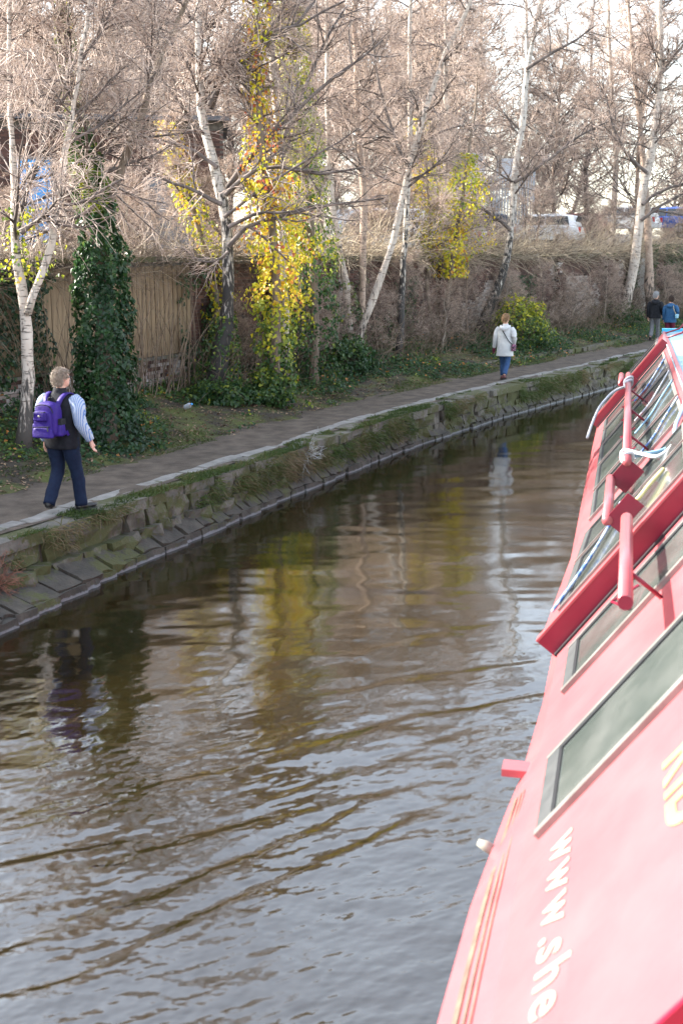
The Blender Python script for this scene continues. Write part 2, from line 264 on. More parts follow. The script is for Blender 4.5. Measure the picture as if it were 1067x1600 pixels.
# ---------------------------------------------------------------- measured layout: stems and limbs as x, y, z, radius in metres
TREES = {
 'T1': {"stems":[[[-5.073,19.098,0.907,0.1425],[-5.002,19.244,1.583,0.1221],[-4.971,19.416,2.379,0.1069],[-5.022,19.544,2.976,0.1018],[-5.063,19.63,3.374,0.0916],[-5.134,19.738,3.871,0.0814],[-5.175,19.909,4.667,0.0661],[-5.246,20.188,5.96,0.0509],[-5.277,20.489,7.353,0.0407],[-5.307,20.811,8.845,0.0305]],[[-4.956,19.465,3.08,0.081],[-4.773,19.582,3.625,0.0759],[-4.611,19.678,4.07,0.0709],[-4.49,19.828,4.763,0.0607],[-4.338,20.02,5.653,0.0506],[-4.136,20.276,6.841,0.0405],[-3.984,20.511,7.929,0.0304],[-3.883,20.725,8.919,0.0202]]],"limbs":[[[-5.014,19.526,4.315,0.0401],[-4.744,19.569,4.511,0.0338],[-4.343,19.611,4.707,0.0276],[-3.842,19.664,4.951,0.0213],[-3.441,19.696,5.098,0.015]],[[-5.197,20.05,4.372,0.0463],[-4.971,20.224,5.176,0.0411],[-4.714,20.397,5.98,0.036],[-4.354,20.549,6.683,0.0308],[-3.943,20.701,7.387,0.0257],[-3.532,20.874,8.191,0.0206]]]},
 'T2': {"stems":[[[-3.962,20.363,0.785,0.2168],[-3.995,20.684,2.268,0.1951],[-4.049,20.981,3.646,0.1626],[-4.158,21.21,4.706,0.1301],[-4.374,21.438,5.766,0.1084],[-4.591,21.69,6.931,0.0867],[-4.754,21.964,8.203,0.065],[-4.862,22.239,9.475,0.0434]],[[-4.027,21.187,4.6,0.0976],[-3.724,21.365,5.426,0.0759],[-3.345,21.575,6.401,0.0705],[-3.073,21.758,7.249,0.0596],[-2.64,21.941,8.097,0.0434],[-2.206,22.17,9.157,0.0325]]],"limbs":[[[-4.057,20.717,4.794,0.0317],[-4.48,20.661,4.535,0.0247],[-5.009,20.617,4.329,0.0176],[-5.326,20.588,4.194,0.0106]]]},
 'T3': {"stems":[[[-2.748,25.842,1.004,0.2454],[-2.57,26.044,1.937,0.2045],[-2.434,26.245,2.87,0.1773],[-2.407,26.446,3.803,0.1568],[-2.502,26.676,4.87,0.1432],[-2.666,26.849,5.669,0.1295],[-2.884,27.007,6.403,0.1159],[-3.02,27.252,7.535,0.1023],[-3.034,27.51,8.735,0.0886],[-3.007,27.798,10.068,0.0682],[-2.979,28.114,11.534,0.0477]]],"limbs":[[[-2.37,26.109,4.136,0.0604],[-1.994,26.188,4.503,0.0493],[-1.255,26.242,4.752,0.0383],[-0.181,26.298,5.015,0.0272],[0.893,26.321,5.12,0.0161]],[[-2.342,25.886,4.524,0.0464],[-1.904,25.939,4.77,0.0354],[-1.108,25.955,4.848,0.0243],[-0.444,25.983,4.978,0.0133]],[[-2.446,26.438,5.19,0.0606],[-2.069,26.524,5.585,0.0495],[-1.395,26.566,5.783,0.0384],[-0.451,26.532,5.625,0.0273],[0.492,26.561,5.756,0.0162]],[[-2.503,27.072,5.283,0.0759],[-1.91,27.247,6.092,0.0621],[-1.152,27.407,6.834,0.0483],[-0.048,27.611,7.778,0.0345],[0.917,27.771,8.519,0.0207]],[[-2.808,26.941,7.046,0.0609],[-2.55,27.041,7.509,0.0528],[-2.28,27.15,8.011,0.0446],[-1.671,27.255,8.501,0.0365],[-0.859,27.312,8.765,0.0284],[0.088,27.412,9.228,0.0203]],[[-2.796,27.346,7.025,0.0618],[-2.494,27.491,7.697,0.0536],[-2.04,27.584,8.126,0.0453],[-1.285,27.679,8.57,0.0371],[-0.735,27.781,9.04,0.0289],[-0.323,27.926,9.711,0.0206]],[[-2.504,26.293,4.989,0.0537],[-3.0,26.349,5.251,0.0412],[-3.605,26.397,5.474,0.0286],[-4.276,26.457,5.75,0.0161]],[[-2.618,26.664,5.763,0.0474],[-3.159,26.75,6.16,0.0361],[-3.836,26.79,6.345,0.0248],[-4.512,26.79,6.345,0.0135]],[[-2.351,25.881,4.031,0.0333],[-2.711,25.839,3.836,0.0266],[-3.004,25.848,3.875,0.02],[-3.31,25.901,4.122,0.0133]],[[-3.016,27.462,7.562,0.0481],[-3.346,27.563,8.032,0.0366],[-3.827,27.665,8.502,0.0252],[-4.376,27.723,8.771,0.0137]],[[-3.02,27.453,8.468,0.0477],[-2.707,27.554,8.935,0.0373],[-2.366,27.654,9.401,0.0268],[-2.025,27.798,10.068,0.0164]],[[-2.454,26.133,4.724,0.0428],[-1.785,26.246,5.246,0.033],[-0.715,26.387,5.9,0.0232],[0.354,26.528,6.554,0.0134]]]},
 'T4': {"stems":[[[-1.402,25.619,0.759,0.149],[-1.375,25.962,2.348,0.1219],[-1.402,26.305,3.938,0.1084],[-1.605,26.648,5.527,0.0948],[-1.741,26.933,6.851,0.0813],[-1.782,27.276,8.44,0.0677],[-1.809,27.676,10.294,0.0542]]],"limbs":[]},
 'T4b': {"stems":[[[-1.257,27.555,0.918,0.1162],[-1.271,27.898,2.508,0.1089],[-1.358,28.266,4.212,0.1162],[-1.402,28.634,5.916,0.1162],[-1.503,28.971,7.478,0.1089],[-1.649,29.308,9.04,0.0944],[-1.721,29.675,10.744,0.0726]]],"limbs":[[[-1.406,28.517,6.325,0.0577],[-0.916,28.761,7.453,0.0457],[-0.483,28.974,8.44,0.0336],[0.094,29.187,9.427,0.0216]]]},
 'T5': {"stems":[[[-0.653,28.467,0.873,0.15],[-0.623,28.809,2.457,0.135],[-0.683,29.188,4.217,0.12],[-0.878,29.6,6.123,0.105],[-1.073,30.011,8.029,0.09],[-1.178,30.391,9.789,0.075],[-1.223,30.739,11.401,0.06]]],"limbs":[]},
 'T5b': {"stems":[[[-2.608,27.274,1.036,0.1293],[-2.809,27.656,2.806,0.1149],[-3.039,27.898,3.93,0.1006],[-3.355,28.141,5.053,0.0862],[-3.714,28.353,6.036,0.0718],[-3.958,28.535,6.879,0.0503]]],"limbs":[]},
 'T6a': {"stems":[[[0.245,32.187,1.065,0.152],[0.194,32.444,2.254,0.1351],[0.025,32.729,3.575,0.1267],[-0.228,33.05,5.061,0.1098],[-0.363,33.513,7.207,0.0845],[-0.397,34.012,9.519,0.0676],[-0.431,34.511,11.831,0.0507]]],"limbs":[]},
 'T6b': {"stems":[[[0.309,31.793,1.135,0.1168],[0.475,31.952,1.869,0.1251],[0.859,32.18,2.928,0.1251],[1.276,32.427,4.07,0.1168],[1.577,32.708,5.375,0.1084],[1.944,33.025,6.842,0.1001],[2.611,33.447,8.799,0.0834],[3.528,33.869,10.756,0.0584],[4.112,34.151,12.061,0.0417]]],"limbs":[[[1.777,32.866,6.108,0.0584],[1.276,33.095,7.168,0.0473],[0.943,33.377,8.473,0.0361],[0.776,33.658,9.778,0.025]]]},
 'T6c': {"stems":[[[0.486,32.502,1.103,0.1535],[0.554,32.927,3.07,0.1279],[0.588,33.358,5.07,0.1194],[0.452,33.826,7.237,0.1023],[0.367,34.33,9.57,0.0853],[0.332,34.833,11.904,0.0682]]],"limbs":[]},
 'T7': {"stems":[[[1.569,33.797,1.003,0.1241],[1.675,34.234,3.03,0.1152],[1.799,34.683,5.11,0.0975],[1.888,35.169,7.363,0.0886],[1.888,35.73,9.962,0.0709],[1.923,36.254,12.388,0.0532]]],"limbs":[]},
 'T8': {"stems":[[[2.995,36.538,1.04,0.1148],[3.186,36.95,2.948,0.0957],[3.473,37.313,4.631,0.0765],[3.664,37.636,6.127,0.0574],[3.951,38.04,7.998,0.0421],[4.143,38.443,9.868,0.023]],[[2.857,36.739,1.023,0.077],[2.588,37.153,2.942,0.0673],[2.665,37.599,5.01,0.0577],[2.472,38.046,7.079,0.0423],[2.338,38.492,9.148,0.0269]]],"limbs":[]},
 'T9': {"stems":[[[4.261,39.46,1.085,0.2476],[4.776,39.713,2.255,0.196],[5.292,40.018,3.667,0.1651],[5.499,40.322,5.078,0.1547],[5.622,40.67,6.692,0.1444],[5.87,41.062,8.507,0.1341],[6.035,41.41,10.121,0.1135],[6.283,41.671,11.331,0.0825],[6.778,42.063,13.146,0.0619]],[[5.994,41.315,9.677,0.0825],[5.953,41.584,10.927,0.066],[5.911,42.063,13.146,0.0413]]],"limbs":[[[5.907,41.016,9.714,0.0614],[6.685,41.115,10.174,0.0478],[7.504,41.214,10.635,0.0341],[8.118,41.309,11.075,0.0205]],[[5.518,40.251,6.171,0.0614],[6.48,40.381,6.772,0.0478],[7.504,40.554,7.572,0.0341],[8.528,40.661,8.073,0.0205]],[[5.409,40.03,4.672,0.0616],[4.649,40.16,5.274,0.0479],[3.828,40.246,5.675,0.0342],[3.007,40.225,5.575,0.0205]]]},
 'T10': {"stems":[[[11.372,50.046,1.32,0.2605],[11.763,50.365,2.797,0.2475],[12.049,50.749,4.579,0.2345],[12.232,51.134,6.362,0.2214],[12.623,51.491,8.017,0.2084],[12.883,51.958,10.182,0.1824],[12.935,52.453,12.474,0.1563],[12.883,53.112,15.53,0.1303],[12.831,53.662,18.077,0.0912]]],"limbs":[[[12.158,50.715,5.842,0.0829],[12.857,50.824,6.348,0.0656],[13.815,50.879,6.601,0.0483],[15.187,50.933,6.854,0.0311]],[[12.339,50.988,7.107,0.0777],[11.562,51.152,7.867,0.0604],[10.915,51.425,9.132,0.0432],[10.526,51.753,10.651,0.0259]],[[12.104,50.681,5.211,0.0778],[13.013,50.818,5.845,0.0623],[13.921,50.927,6.353,0.0467],[14.959,51.146,7.367,0.0311]],[[12.831,51.913,10.918,0.0778],[13.402,52.077,11.679,0.0545],[14.05,52.241,12.44,0.0311]]]},
 'T11': {"stems":[[[12.774,50.855,1.275,0.2912],[12.694,51.29,3.294,0.225],[12.615,51.793,5.623,0.1721],[12.35,52.519,8.987,0.1324],[11.953,53.301,12.61,0.1059],[11.688,53.971,15.715,0.0794]]],"limbs":[]},
 'T12': {"stems":[[[12.645,57.996,2.604,0.18],[12.735,58.692,5.83,0.165],[12.855,59.198,8.176,0.15],[12.645,59.831,11.108,0.135],[12.495,60.527,14.334,0.12],[12.345,61.286,17.853,0.09]]],"limbs":[]},
}
BANK_CTRL = [[-16.0, -12.5], [-10.5, -0.5], [-7.2, 6.8], [-3.97, 13.76], [-1.96, 18.04], [-0.6, 21.0], [1.14, 24.8], [4.09, 30.26], [6.75, 34.6], [9.9, 39.8], [13.4, 45.2], [20.0, 54.5], [29.0, 66.0], [41.0, 80.0], [60.0, 100.0]]

# ---------------------------------------------------------------- the line of the canal bank
def catmull(P, n=24):
    P = np.array(P, float); out = []; Q = np.vstack([2*P[0]-P[1], P, 2*P[-1]-P[-2]])
    for i in range(1, len(Q) - 2):
        for t in np.linspace(0, 1, n, endpoint=False):
            a, b, c, d = Q[i-1:i+3]
            out.append(.5*((2*b)+(-a+c)*t+(2*a-5*b+4*c-d)*t*t+(-a+3*b-3*c+d)*t**3))
    out.append(P[-1]); return np.array(out)
BC = catmull(BANK_CTRL); _sg = np.diff(BC, axis=0); BS = np.concatenate([[0], np.cumsum(np.hypot(_sg[:, 0], _sg[:, 1]))])
def bank(s):
    x = np.interp(s, BS, BC[:, 0]); y = np.interp(s, BS, BC[:, 1]); e = .4
    tx = np.interp(s+e, BS, BC[:, 0])-np.interp(s-e, BS, BC[:, 0]); ty = np.interp(s+e, BS, BC[:, 1])-np.interp(s-e, BS, BC[:, 1]); l = np.hypot(tx, ty)
    return x, y, tx / l, ty / l
def off(s, d):
    x, y, tx, ty = bank(s); return x - ty*d, y + tx*d
def gpt(s, d, z):
    x, y = off(np.asarray(s, float), np.asarray(d, float)); return np.stack(np.broadcast_arrays(x, y, z), -1)
SMAX = BS[-1] - 1
def verge_z(s, d):
    e = np.clip((d - 1.95 + .28 * vnoise(s * .9, d * 1.2, 3) + .12 * vnoise(s * 3.1, d * 3, 4)), -.3, 3.2)
    return .715 + e * .19 + .03 * vnoise(s * 2.2, d * 2.2, 5) + .02 * vnoise(s * 6, d * 6, 6)
def upper_z(d): return 3.6 + np.clip(d - 5, 0, 40) * .055
def sheet(name, ss, ds, zf, m, kind='structure'):
    S, D = np.meshgrid(ss, ds, indexing='ij'); X, Y = off(S, D); V = np.stack([X, Y, zf(S, D)], -1).reshape(-1, 3)
    a, b = len(ss), len(ds); i, j = np.meshgrid(np.arange(a-1), np.arange(b-1), indexing='ij'); q = i*b+j
    F = np.stack([q, q+1, q+b+1, q+b], -1).reshape(-1, 4)[:, ::-1]
    o = link(name, mesh_np(name, V, F, True), m); tag(o, kind=kind); return o
ss_f = np.concatenate([np.arange(0, 22, 1.0), np.arange(22, 80, .16), np.arange(80, SMAX, 1.0)])
sheet('towpath', ss_f, np.linspace(.30, 2.5, 15), lambda s, d: .722 + .008 * vnoise(s*1.3, d*2, 1) + .004 * vnoise(s*5, d*5, 2) - .012*np.exp(-((d-1.2)/.3)**2), M['path'])
sheet('verge', ss_f, np.linspace(1.5, 5.15, 26), verge_z, M['verge'])
sheet('upper_ground', np.concatenate([np.arange(0, SMAX, 2.0)]), np.array([5.05, 6, 8, 12, 20, 45, 100, 250, 600.]), lambda s, d: upper_z(d), M['car_park'])
sheet('bank_earth', np.arange(0, SMAX, .8), np.array([.06, .1, .5]), lambda s, d: np.where(d < .08, -.6, .66), M['earth'])

# ---------------------------------------------------------------- water
def build_water():
    py = np.linspace(1960, 545, 700); yv = 4.07 * 1900 / np.maximum(py - 390, 1) * 1.0
    ys = np.concatenate([np.linspace(-30, yv[0] - .3, 10), yv, np.geomspace(yv[-1] * 1.06, 130, 26)])
    cs = np.concatenate([np.linspace(-3, -.34, 8)[:-1], np.linspace(-.33, .30, 430), np.linspace(.32, 2.5, 12)])
    Y, Cc = np.meshgrid(ys, cs, indexing='ij'); X = Cc * (np.maximum(Y, 3) + 1.5)
    q = -.5 * X + .866 * Y; p = .866 * X + .5 * Y
    wq = q + .22 * vnoise(p * .55, q * .55, 11) + .07 * vnoise(p * 1.6, q * 1.6, 12)
    def sm(a, b, v):
        t = np.clip((v - a) / (b - a), 0, 1); return t*t*(3-2*t)
    env = sm(10.2, 8.0, q) * (.55 + .45 * vnoise(p*.5, q*.9, 13))
    # bow waves: a few separate fronts, each with a long near slope and a short steep far slope
    h = .0035 * env * vnoise(p * .6, wq * 1.7, 14)
    for q0, tilt, A_, wd, p0, p1 in ((7.95, -.16, .0115, .05, .2, 4.6), (8.12, .03, .0105, .055, 2.6, 7.4), (9.15, .01, .0060, .06, 5.0, 8.2), (6.30, .19, .0105, .05, .6, 4.2), (7.05, .10, .0065, .045, .8, 3.9), (5.75, .22, .0100, .045, 1.0, 4.4), (7.45, .05, .0045, .04, 3.4, 6.6), (10.3, .0, .0035, .07, 6.2, 9.2)):
        x_ = wq - (q0 + tilt * p); win = sm(p0 - .6, p0 + .6, p) * sm(p1 + .7, p1 - .5, p) * (.75 + .35 * vnoise(p * 1.4, p * 0 + q0, 21))
        h += -A_ * win * np.tanh(x_ / wd) * np.exp(-np.where(x_ < 0, (x_ / .40) ** 2, (x_ / .16) ** 2))
    h += .0030 * env * vnoise(p * 1.3, wq * 4.5, 15)
    calm = .0045 * vnoise(p * .75, q * 2.0, 16) + .0032 * vnoise(X * 1.4, Y * 3.2, 17)
    h += calm * (.8 + .4 * sm(25, 8, Y)) + sm(34, 14, Y) * .0018 * vnoise(X * 2.3, Y * 6.5, 22)
    fine = sm(16, 7, Y)
    h += fine * (.0030 * vnoise(p * 4, q * 9, 18) + .0022 * vnoise(p * 9, q * 17, 19) + .0012 * vnoise(p * 22, q * 36, 20)) * (.65 + .45 * env)
    V = np.stack([X, Y, h], -1).reshape(-1, 3); a, b = X.shape
    i, j = np.meshgrid(np.arange(a-1), np.arange(b-1), indexing='ij'); k = i*b+j
    F = np.stack([k, k+1, k+b+1, k+b], -1).reshape(-1, 4)
    # drop the faces that lie under the bank
    o = link('canal_water', mesh_np('canal_water', V, F, True), M['water']); tag(o, kind='structure')
build_water()

# ---------------------------------------------------------------- canal wall: coping, blocks, sloping apron stones
def rough_block(nx, ny, nz, jit, seed, pull=.06):
    r = np.random.default_rng(seed); pts = {}; V = []; F = []
    def vid(i, j, k):
        if (i, j, k) not in pts:
            p = np.array([i/nx-.5, j/ny, k/nz-.5]); ex = (i in (0, nx)) + (j in (0, ny)) + (k in (0, nz))
            c = np.array([0, .5, 0]); p2 = p + (c - p) * (pull * (ex - 1) * np.array([.35, .5, .6])) + r.normal(0, jit, 3) * np.array([.25, 1, .8])
            pts[(i, j, k)] = len(V); V.append(p2)
        return pts[(i, j, k)]
    for i in range(nx):
        for k in range(nz):
            F.append([vid(i, 0, k), vid(i+1, 0, k), vid(i+1, 0, k+1), vid(i, 0, k+1)]); F.append([vid(i, ny, k), vid(i, ny, k+1), vid(i+1, ny, k+1), vid(i+1, ny, k)])
        for j in range(ny):
            F.append([vid(i, j, nz), vid(i+1, j, nz), vid(i+1, j+1, nz), vid(i, j+1, nz)]); F.append([vid(i, j, 0), vid(i, j+1, 0), vid(i+1, j+1, 0), vid(i+1, j, 0)])
    for j in range(ny):
        for k in range(nz):
            F.append([vid(0, j, k), vid(0, j, k+1), vid(0, j+1, k+1), vid(0, j+1, k)]); F.append([vid(nx, j, k), vid(nx, j+1, k), vid(nx, j+1, k+1), vid(nx, j, k+1)])
    return np.array(V), np.array(F)
bank_wall = empty('canal_bank_wall', (*off(20., 0.), 0))
tag(bank_wall, 'mossy gritstone canal wall of big blocks between towpath and water', 'canal wall')
BW0 = np.array(bank_wall.location)
def lay(name, variants, m, parent, p0, s0, s1, lens, d, z, dep, hgt, jd=.02, tilt=0.0, gap=.012, zj=.01):
    s = s0; n = 0
    while s < s1:
        l = random.uniform(*lens) if s < 62 else lens[1] * 1.4
        me = variants[n % len(variants)] if random.random() < .5 else random.choice(variants)
        sm_ = s + l/2; x, y, tx, ty = bank(sm_); dd = (d(sm_) if callable(d) else d) + random.uniform(-jd, jd); zz = z(sm_) if callable(z) else z
        o = bpy.data.objects.new(name, me); col.objects.link(o); o.parent = parent
        o.location = (x - ty*dd - p0[0], y + tx*dd - p0[1], zz + random.uniform(-zj, zj) - p0[2])
        o.rotation_euler = (tilt(sm_) if callable(tilt) else tilt, random.uniform(-.008, .008), math.atan2(ty, tx) + random.uniform(-.012, .012))
        o.scale = (l - gap * random.uniform(.6, 2.2), dep(sm_) if callable(dep) else dep, hgt)
        s += l; n += 1
def variants(name, m, n, *a, **k):
    out = []
    for i in range(n):
        V, F = rough_block(*a, seed=100 + i, **k); me = mesh_np(name, V, F, False); me.materials.append(m); out.append(me)
    return out
vb = variants('block', M['stone'], 9, 4, 1, 3, .055)
vc = variants('coping_stone', M['coping'], 7, 3, 2, 1, .022)
va = variants('apron_stone', M['apron'], 8, 3, 3, 1, .038)
vn = variants('nosing_stone', M['apron'], 8, 3, 1, 2, .05)
def prot(s): return float(np.interp(s, [0, 24, 27.4, 31, 35, 40, 120], [.95, .90, .80, .42, .20, .12, .08]))
lay('coping_stone', vc, M['coping'], bank_wall, BW0, 16, 84, (.6, 1.4), -.015, .640, .46, .16, .045, 0, .02, .022)
vk = variants('kerb_stone', M['kerb'], 7, 3, 2, 1, .05)
lay('kerb_stone', vk, M['kerb'], bank_wall, BW0, 18, 84, (.5, 1.3), .40, .690, .24, .09, .06, 0, .012, .012)
lay('block', vb, M['stone'], bank_wall, BW0, 16, 84, (.4, 1.2), .015, .40, .42, .36, .045, 0, .03, .015)
# sloping apron: from d=0.05,z=.26 down to d=-prot,z=.07
lay('lower_block', vb, M['stone'], bank_wall, BW0, 16, 62, (.3, .75), lambda s: -.38 * prot(s), .19, .5, .30, .04, -.10, .03, .02)
lay('apron_stone', va, M['apron'], bank_wall, BW0, 16, 60, (.22, .55), lambda s: -prot(s) + .04, .06, lambda s: prot(s) * .62 + .10, .14, .04, lambda s: math.atan2(.13, prot(s) * .6 + .05), .03, .02)
lay('nosing_stone', vn, M['apron'], bank_wall, BW0, 16, 84, (.3, .75), lambda s: -prot(s) - .03, -.01, .2, .24, .025, -.12, .03, .015)

# low stone edging on the far side of the path
edging = empty('stone_edging', (*off(48., 2.4), .7)); tag(edging, 'low row of small stones edging the verge beyond the path', 'edging')
lay('edging_stone', variants('edging_stone', M['stone'], 5, 2, 1, 1, .07), None, edging, np.array(edging.location), 49, 66, (.4, .8), lambda s: 2.35 + .25*math.sin(s*.4), .80, .16, .16, .05, 0, .03)

# ---------------------------------------------------------------- rear wall
def bricks(s0, s1, z0f, z1, d, pier=None, paint=None, seed=1):
    r = np.random.default_rng(seed); L_, Hh, jt = .225, .075, .010; rows = int((z1 - .9) / Hh); P = []
    for k in range(rows):
        z = .9 + k * Hh + Hh/2; ss = np.arange(s0 + (L_/2 if k % 2 else 0), s1, L_)
        ss = ss[z > z0f(ss)] if callable(z0f) else ss[np.full(len(ss), z > z0f)]
        P.append(np.stack([ss, np.full(len(ss), z)], 1))
    P = np.concatenate(P); n = len(P); sc, zc = P[:, 0], P[:, 1]
    x, y, tx, ty = bank(sc); dd = d - .012 - r.uniform(0, .007, n)
    if pier is not None: dd = dd - pier(sc)
    cx, cy = x - ty*dd, y + tx*dd
    hl = (L_ - jt) / 2 * np.ones(n); hh = (Hh - jt) / 2
    T = np.stack([tx, ty, 0*tx], 1); Nn = np.stack([-ty, tx, 0*tx], 1); Z = np.array([0, 0, 1.])
    C0 = np.stack([cx, cy, zc], 1); V = np.empty((n, 8, 3)); q = 0
    for a in (-1, 1):
        for b in (0, .10):
            for c in (-1, 1):
                V[:, q] = C0 + T * (a * hl)[:, None] + Nn * b + Z * (c * hh) + r.normal(0, .0015, (n, 3)); q += 1
    base = np.arange(n)[:, None] * 8
    fs = np.concatenate([base + np.array(f) for f in ([0, 4, 5, 1], [0, 1, 3, 2], [4, 6, 7, 5], [1, 5, 7, 3], [0, 2, 6, 4])])
    tone = np.clip(r.normal(.45, .17, n), 0, .78)
    if paint is not None: tone = np.where(paint(sc, zc, r), r.uniform(.86, 1, n), tone)
    return V.reshape(-1, 3), fs, np.repeat(tone, 8)
wall = empty('retaining_wall', (*off(45., 5.), 0)); tag(wall, 'long old brick retaining wall with ivy and boards behind the verge', 'wall')
W0 = np.array(wall.location)
def wpart(name, V, F, m, parent=wall, attr=None, smooth=False, kind=None):
    o = link(name, mesh_np(name, V - W0, F, smooth, attr), m, parent)
    if kind: o['kind'] = kind
    return o
def wstrip(s0, s1, d0, d1, z0, z1, step=.5):
    ss = np.append(np.arange(s0, s1, step), s1); P = np.stack([gpt(ss, d0, z0), gpt(ss, d1, z0), gpt(ss, d1, z1), gpt(ss, d0, z1)], 1); n = len(ss)
    i = np.arange(n-1)[:, None] * 4; F = np.concatenate([i + np.array([a, (a+1) % 4, (a+1) % 4 + 4, a+4]) for a in range(4)])[:, ::-1]
    F = np.concatenate([F, [[0, 1, 2, 3]], [[(n-1)*4+3, (n-1)*4+2, (n-1)*4+1, (n-1)*4]]]); return P.reshape(-1, 3), F
SB = 41.0      # boards to the left of this, brick beyond
wpart('wall_core', *wstrip(10, SMAX - 4, 5.0, 5.3, .3, 3.80), M['mortar'])
pier_f = lambda s: np.where(np.abs(((s - 44) % 4.6) - .3) < .28, .14, 0.0)
def paint_f(s, z, r):
    return ((vnoise(s*.45, z*.6, 31) > .15) & (s > 55) & (s < 70) & (z < 3.1) & (r.random(len(s)) < .88)) | ((vnoise(s*.8, z*.9, 32) > .55) & (r.random(len(s)) < .7))
V, F, tone = bricks(SB, 86, .95, 3.82, 5.0, pier_f, paint_f, 3)
wpart('brickwork', V, F, M['brick'], attr={'tone': tone}, kind='stuff')
V, F, tone = bricks(14, SB, .95, 1.80, 4.93, None, lambda s, z, r: (vnoise(s*.7, z*2, 33) > -.1) & (r.random(len(s)) < .8), 4)
wpart('plinth_brickwork', V, F, M['brick'], attr={'tone': tone}, kind='stuff')
wpart('plinth_core', *wstrip(14, SB, 4.935, 5.02, .5, 1.80), M['mortar'])
wpart('plinth_ledge', *wstrip(14, SB, 4.86, 5.02, 1.803, 1.86), M['coping'])
_, Fb = box((0, 0, 0), (1, 1, 1)); bv = []
for i in range(6):
    Vb, Fb = box((0, 0, 0), (.145 - .004 * (i % 3), .024, 1.86)); Vb += rng.normal(0, .0025, Vb.shape); me = mesh_np('board', Vb, Fb, False); me.materials.append(M['board']); bv.append(me)
for i, s in enumerate(np.arange(14.1, SB, .15)):
    if s < 24 and i % 2: pass
    x, y, tx, ty = bank(s); dd = 4.975 + random.uniform(-.008, .004)
    o = bpy.data.objects.new('board', bv[i % 6]); col.objects.link(o); o.parent = wall
    o.location = (x - ty*dd - W0[0], y + tx*dd - W0[1], 2.80 + random.uniform(-.015, .015)); o.rotation_euler = (random.uniform(-.006, .006), random.uniform(-.008, .008), math.atan2(ty, tx))
# coping of the wall: separate stones
lay('wall_coping_stone', variants('wall_coping_stone', M['stone'], 5, 2, 1, 1, .03), None, wall, W0, 12, 86, (.7, 1.1), 4.88, 3.87, .46, .11, .01, 0, .012)
# white painted pilaster with a pink stripe at the far right
px, py_ = off(70.6, 4.55)
pil = empty('painted_pilaster', (px, py_, 1.0)); tag(pil, 'whitewashed brick pilaster with a magenta painted stripe, far right', 'pilaster')
_a = math.atan2(bank(70.6)[3], bank(70.6)[2]); pil.rotation_euler = (0, 0, _a)
M['white_paint'] = pm('whitewash', (.52, .50, .48), (.70, .69, .67), 5, .8, .006, 30)
M['magenta'] = pm('magenta_paint', (.50, .06, .32), (.60, .12, .42), 8, .6)
obj('shaft', [box((0, .2, 1.35), (.55, .5, 2.7))] + [box((0, -.055, .1 + .15*k), (.53, .016, .13)) for k in range(17)], M['white_paint'], pil)
obj('stripe', [box((-.12, -.085, 1.3), (.11, .03, 2.2)), box((-.12, -.09, .55), (.16, .035, .3))], M['magenta'], pil)

# ---------------------------------------------------------------- bare trees
def perp(T, r):
    v = r.normal(size=T.shape); v -= (v * T).sum(-1, keepdims=True) * T; return norm(v)
def grow(start, d, length, k, wander, grav, r):
    n = len(start); P = np.empty((n, k, 3)); P[:, 0] = start; d = norm(d); st = (length / (k - 1))[:, None]
    for i in range(1, k):
        d = norm(d + r.normal(0, wander, d.shape) + np.array([0, 0, 1.]) * grav); P[:, i] = P[:, i-1] + d * st
    return P
def along(P, Rd, idx, t):
    """point, tangent, radius on polyline idx at parameter t"""
    k = P.shape[1]; f = t * (k - 1); i = np.clip(f.astype(int), 0, k - 2); u = (f - i)[:, None]
    a, b = P[idx, i], P[idx, i+1]; return a*(1-u)+b*u, norm(b-a), Rd[idx, i]*(1-u[:, 0])+Rd[idx, i+1]*u[:, 0]
def spawn(P, Rd, per, t0, t1, ang, lenf, k, wander, grav, rk, r, rmin, up=0.0):
    n = len(P); idx = np.repeat(np.arange(n), per); t = r.uniform(t0, t1, len(idx))
    p, T, rad = along(P, Rd, idx, t); V = perp(T, r); a = np.radians(r.uniform(*ang, len(idx)))[:, None]
    d = np.cos(a)*T + np.sin(a)*V; d[:, 2] += up
    L_ = np.linalg.norm(P[idx, -1] - P[idx, 0], axis=1); ln = lenf(L_, t, r)
    Q = grow(p, d, ln, k, wander, grav, r); r0 = np.maximum(rad * rk, rmin * 1.2)
    Rq = r0[:, None] * np.linspace(1, .35, k)[None]; return Q, np.maximum(Rq, rmin * .7)
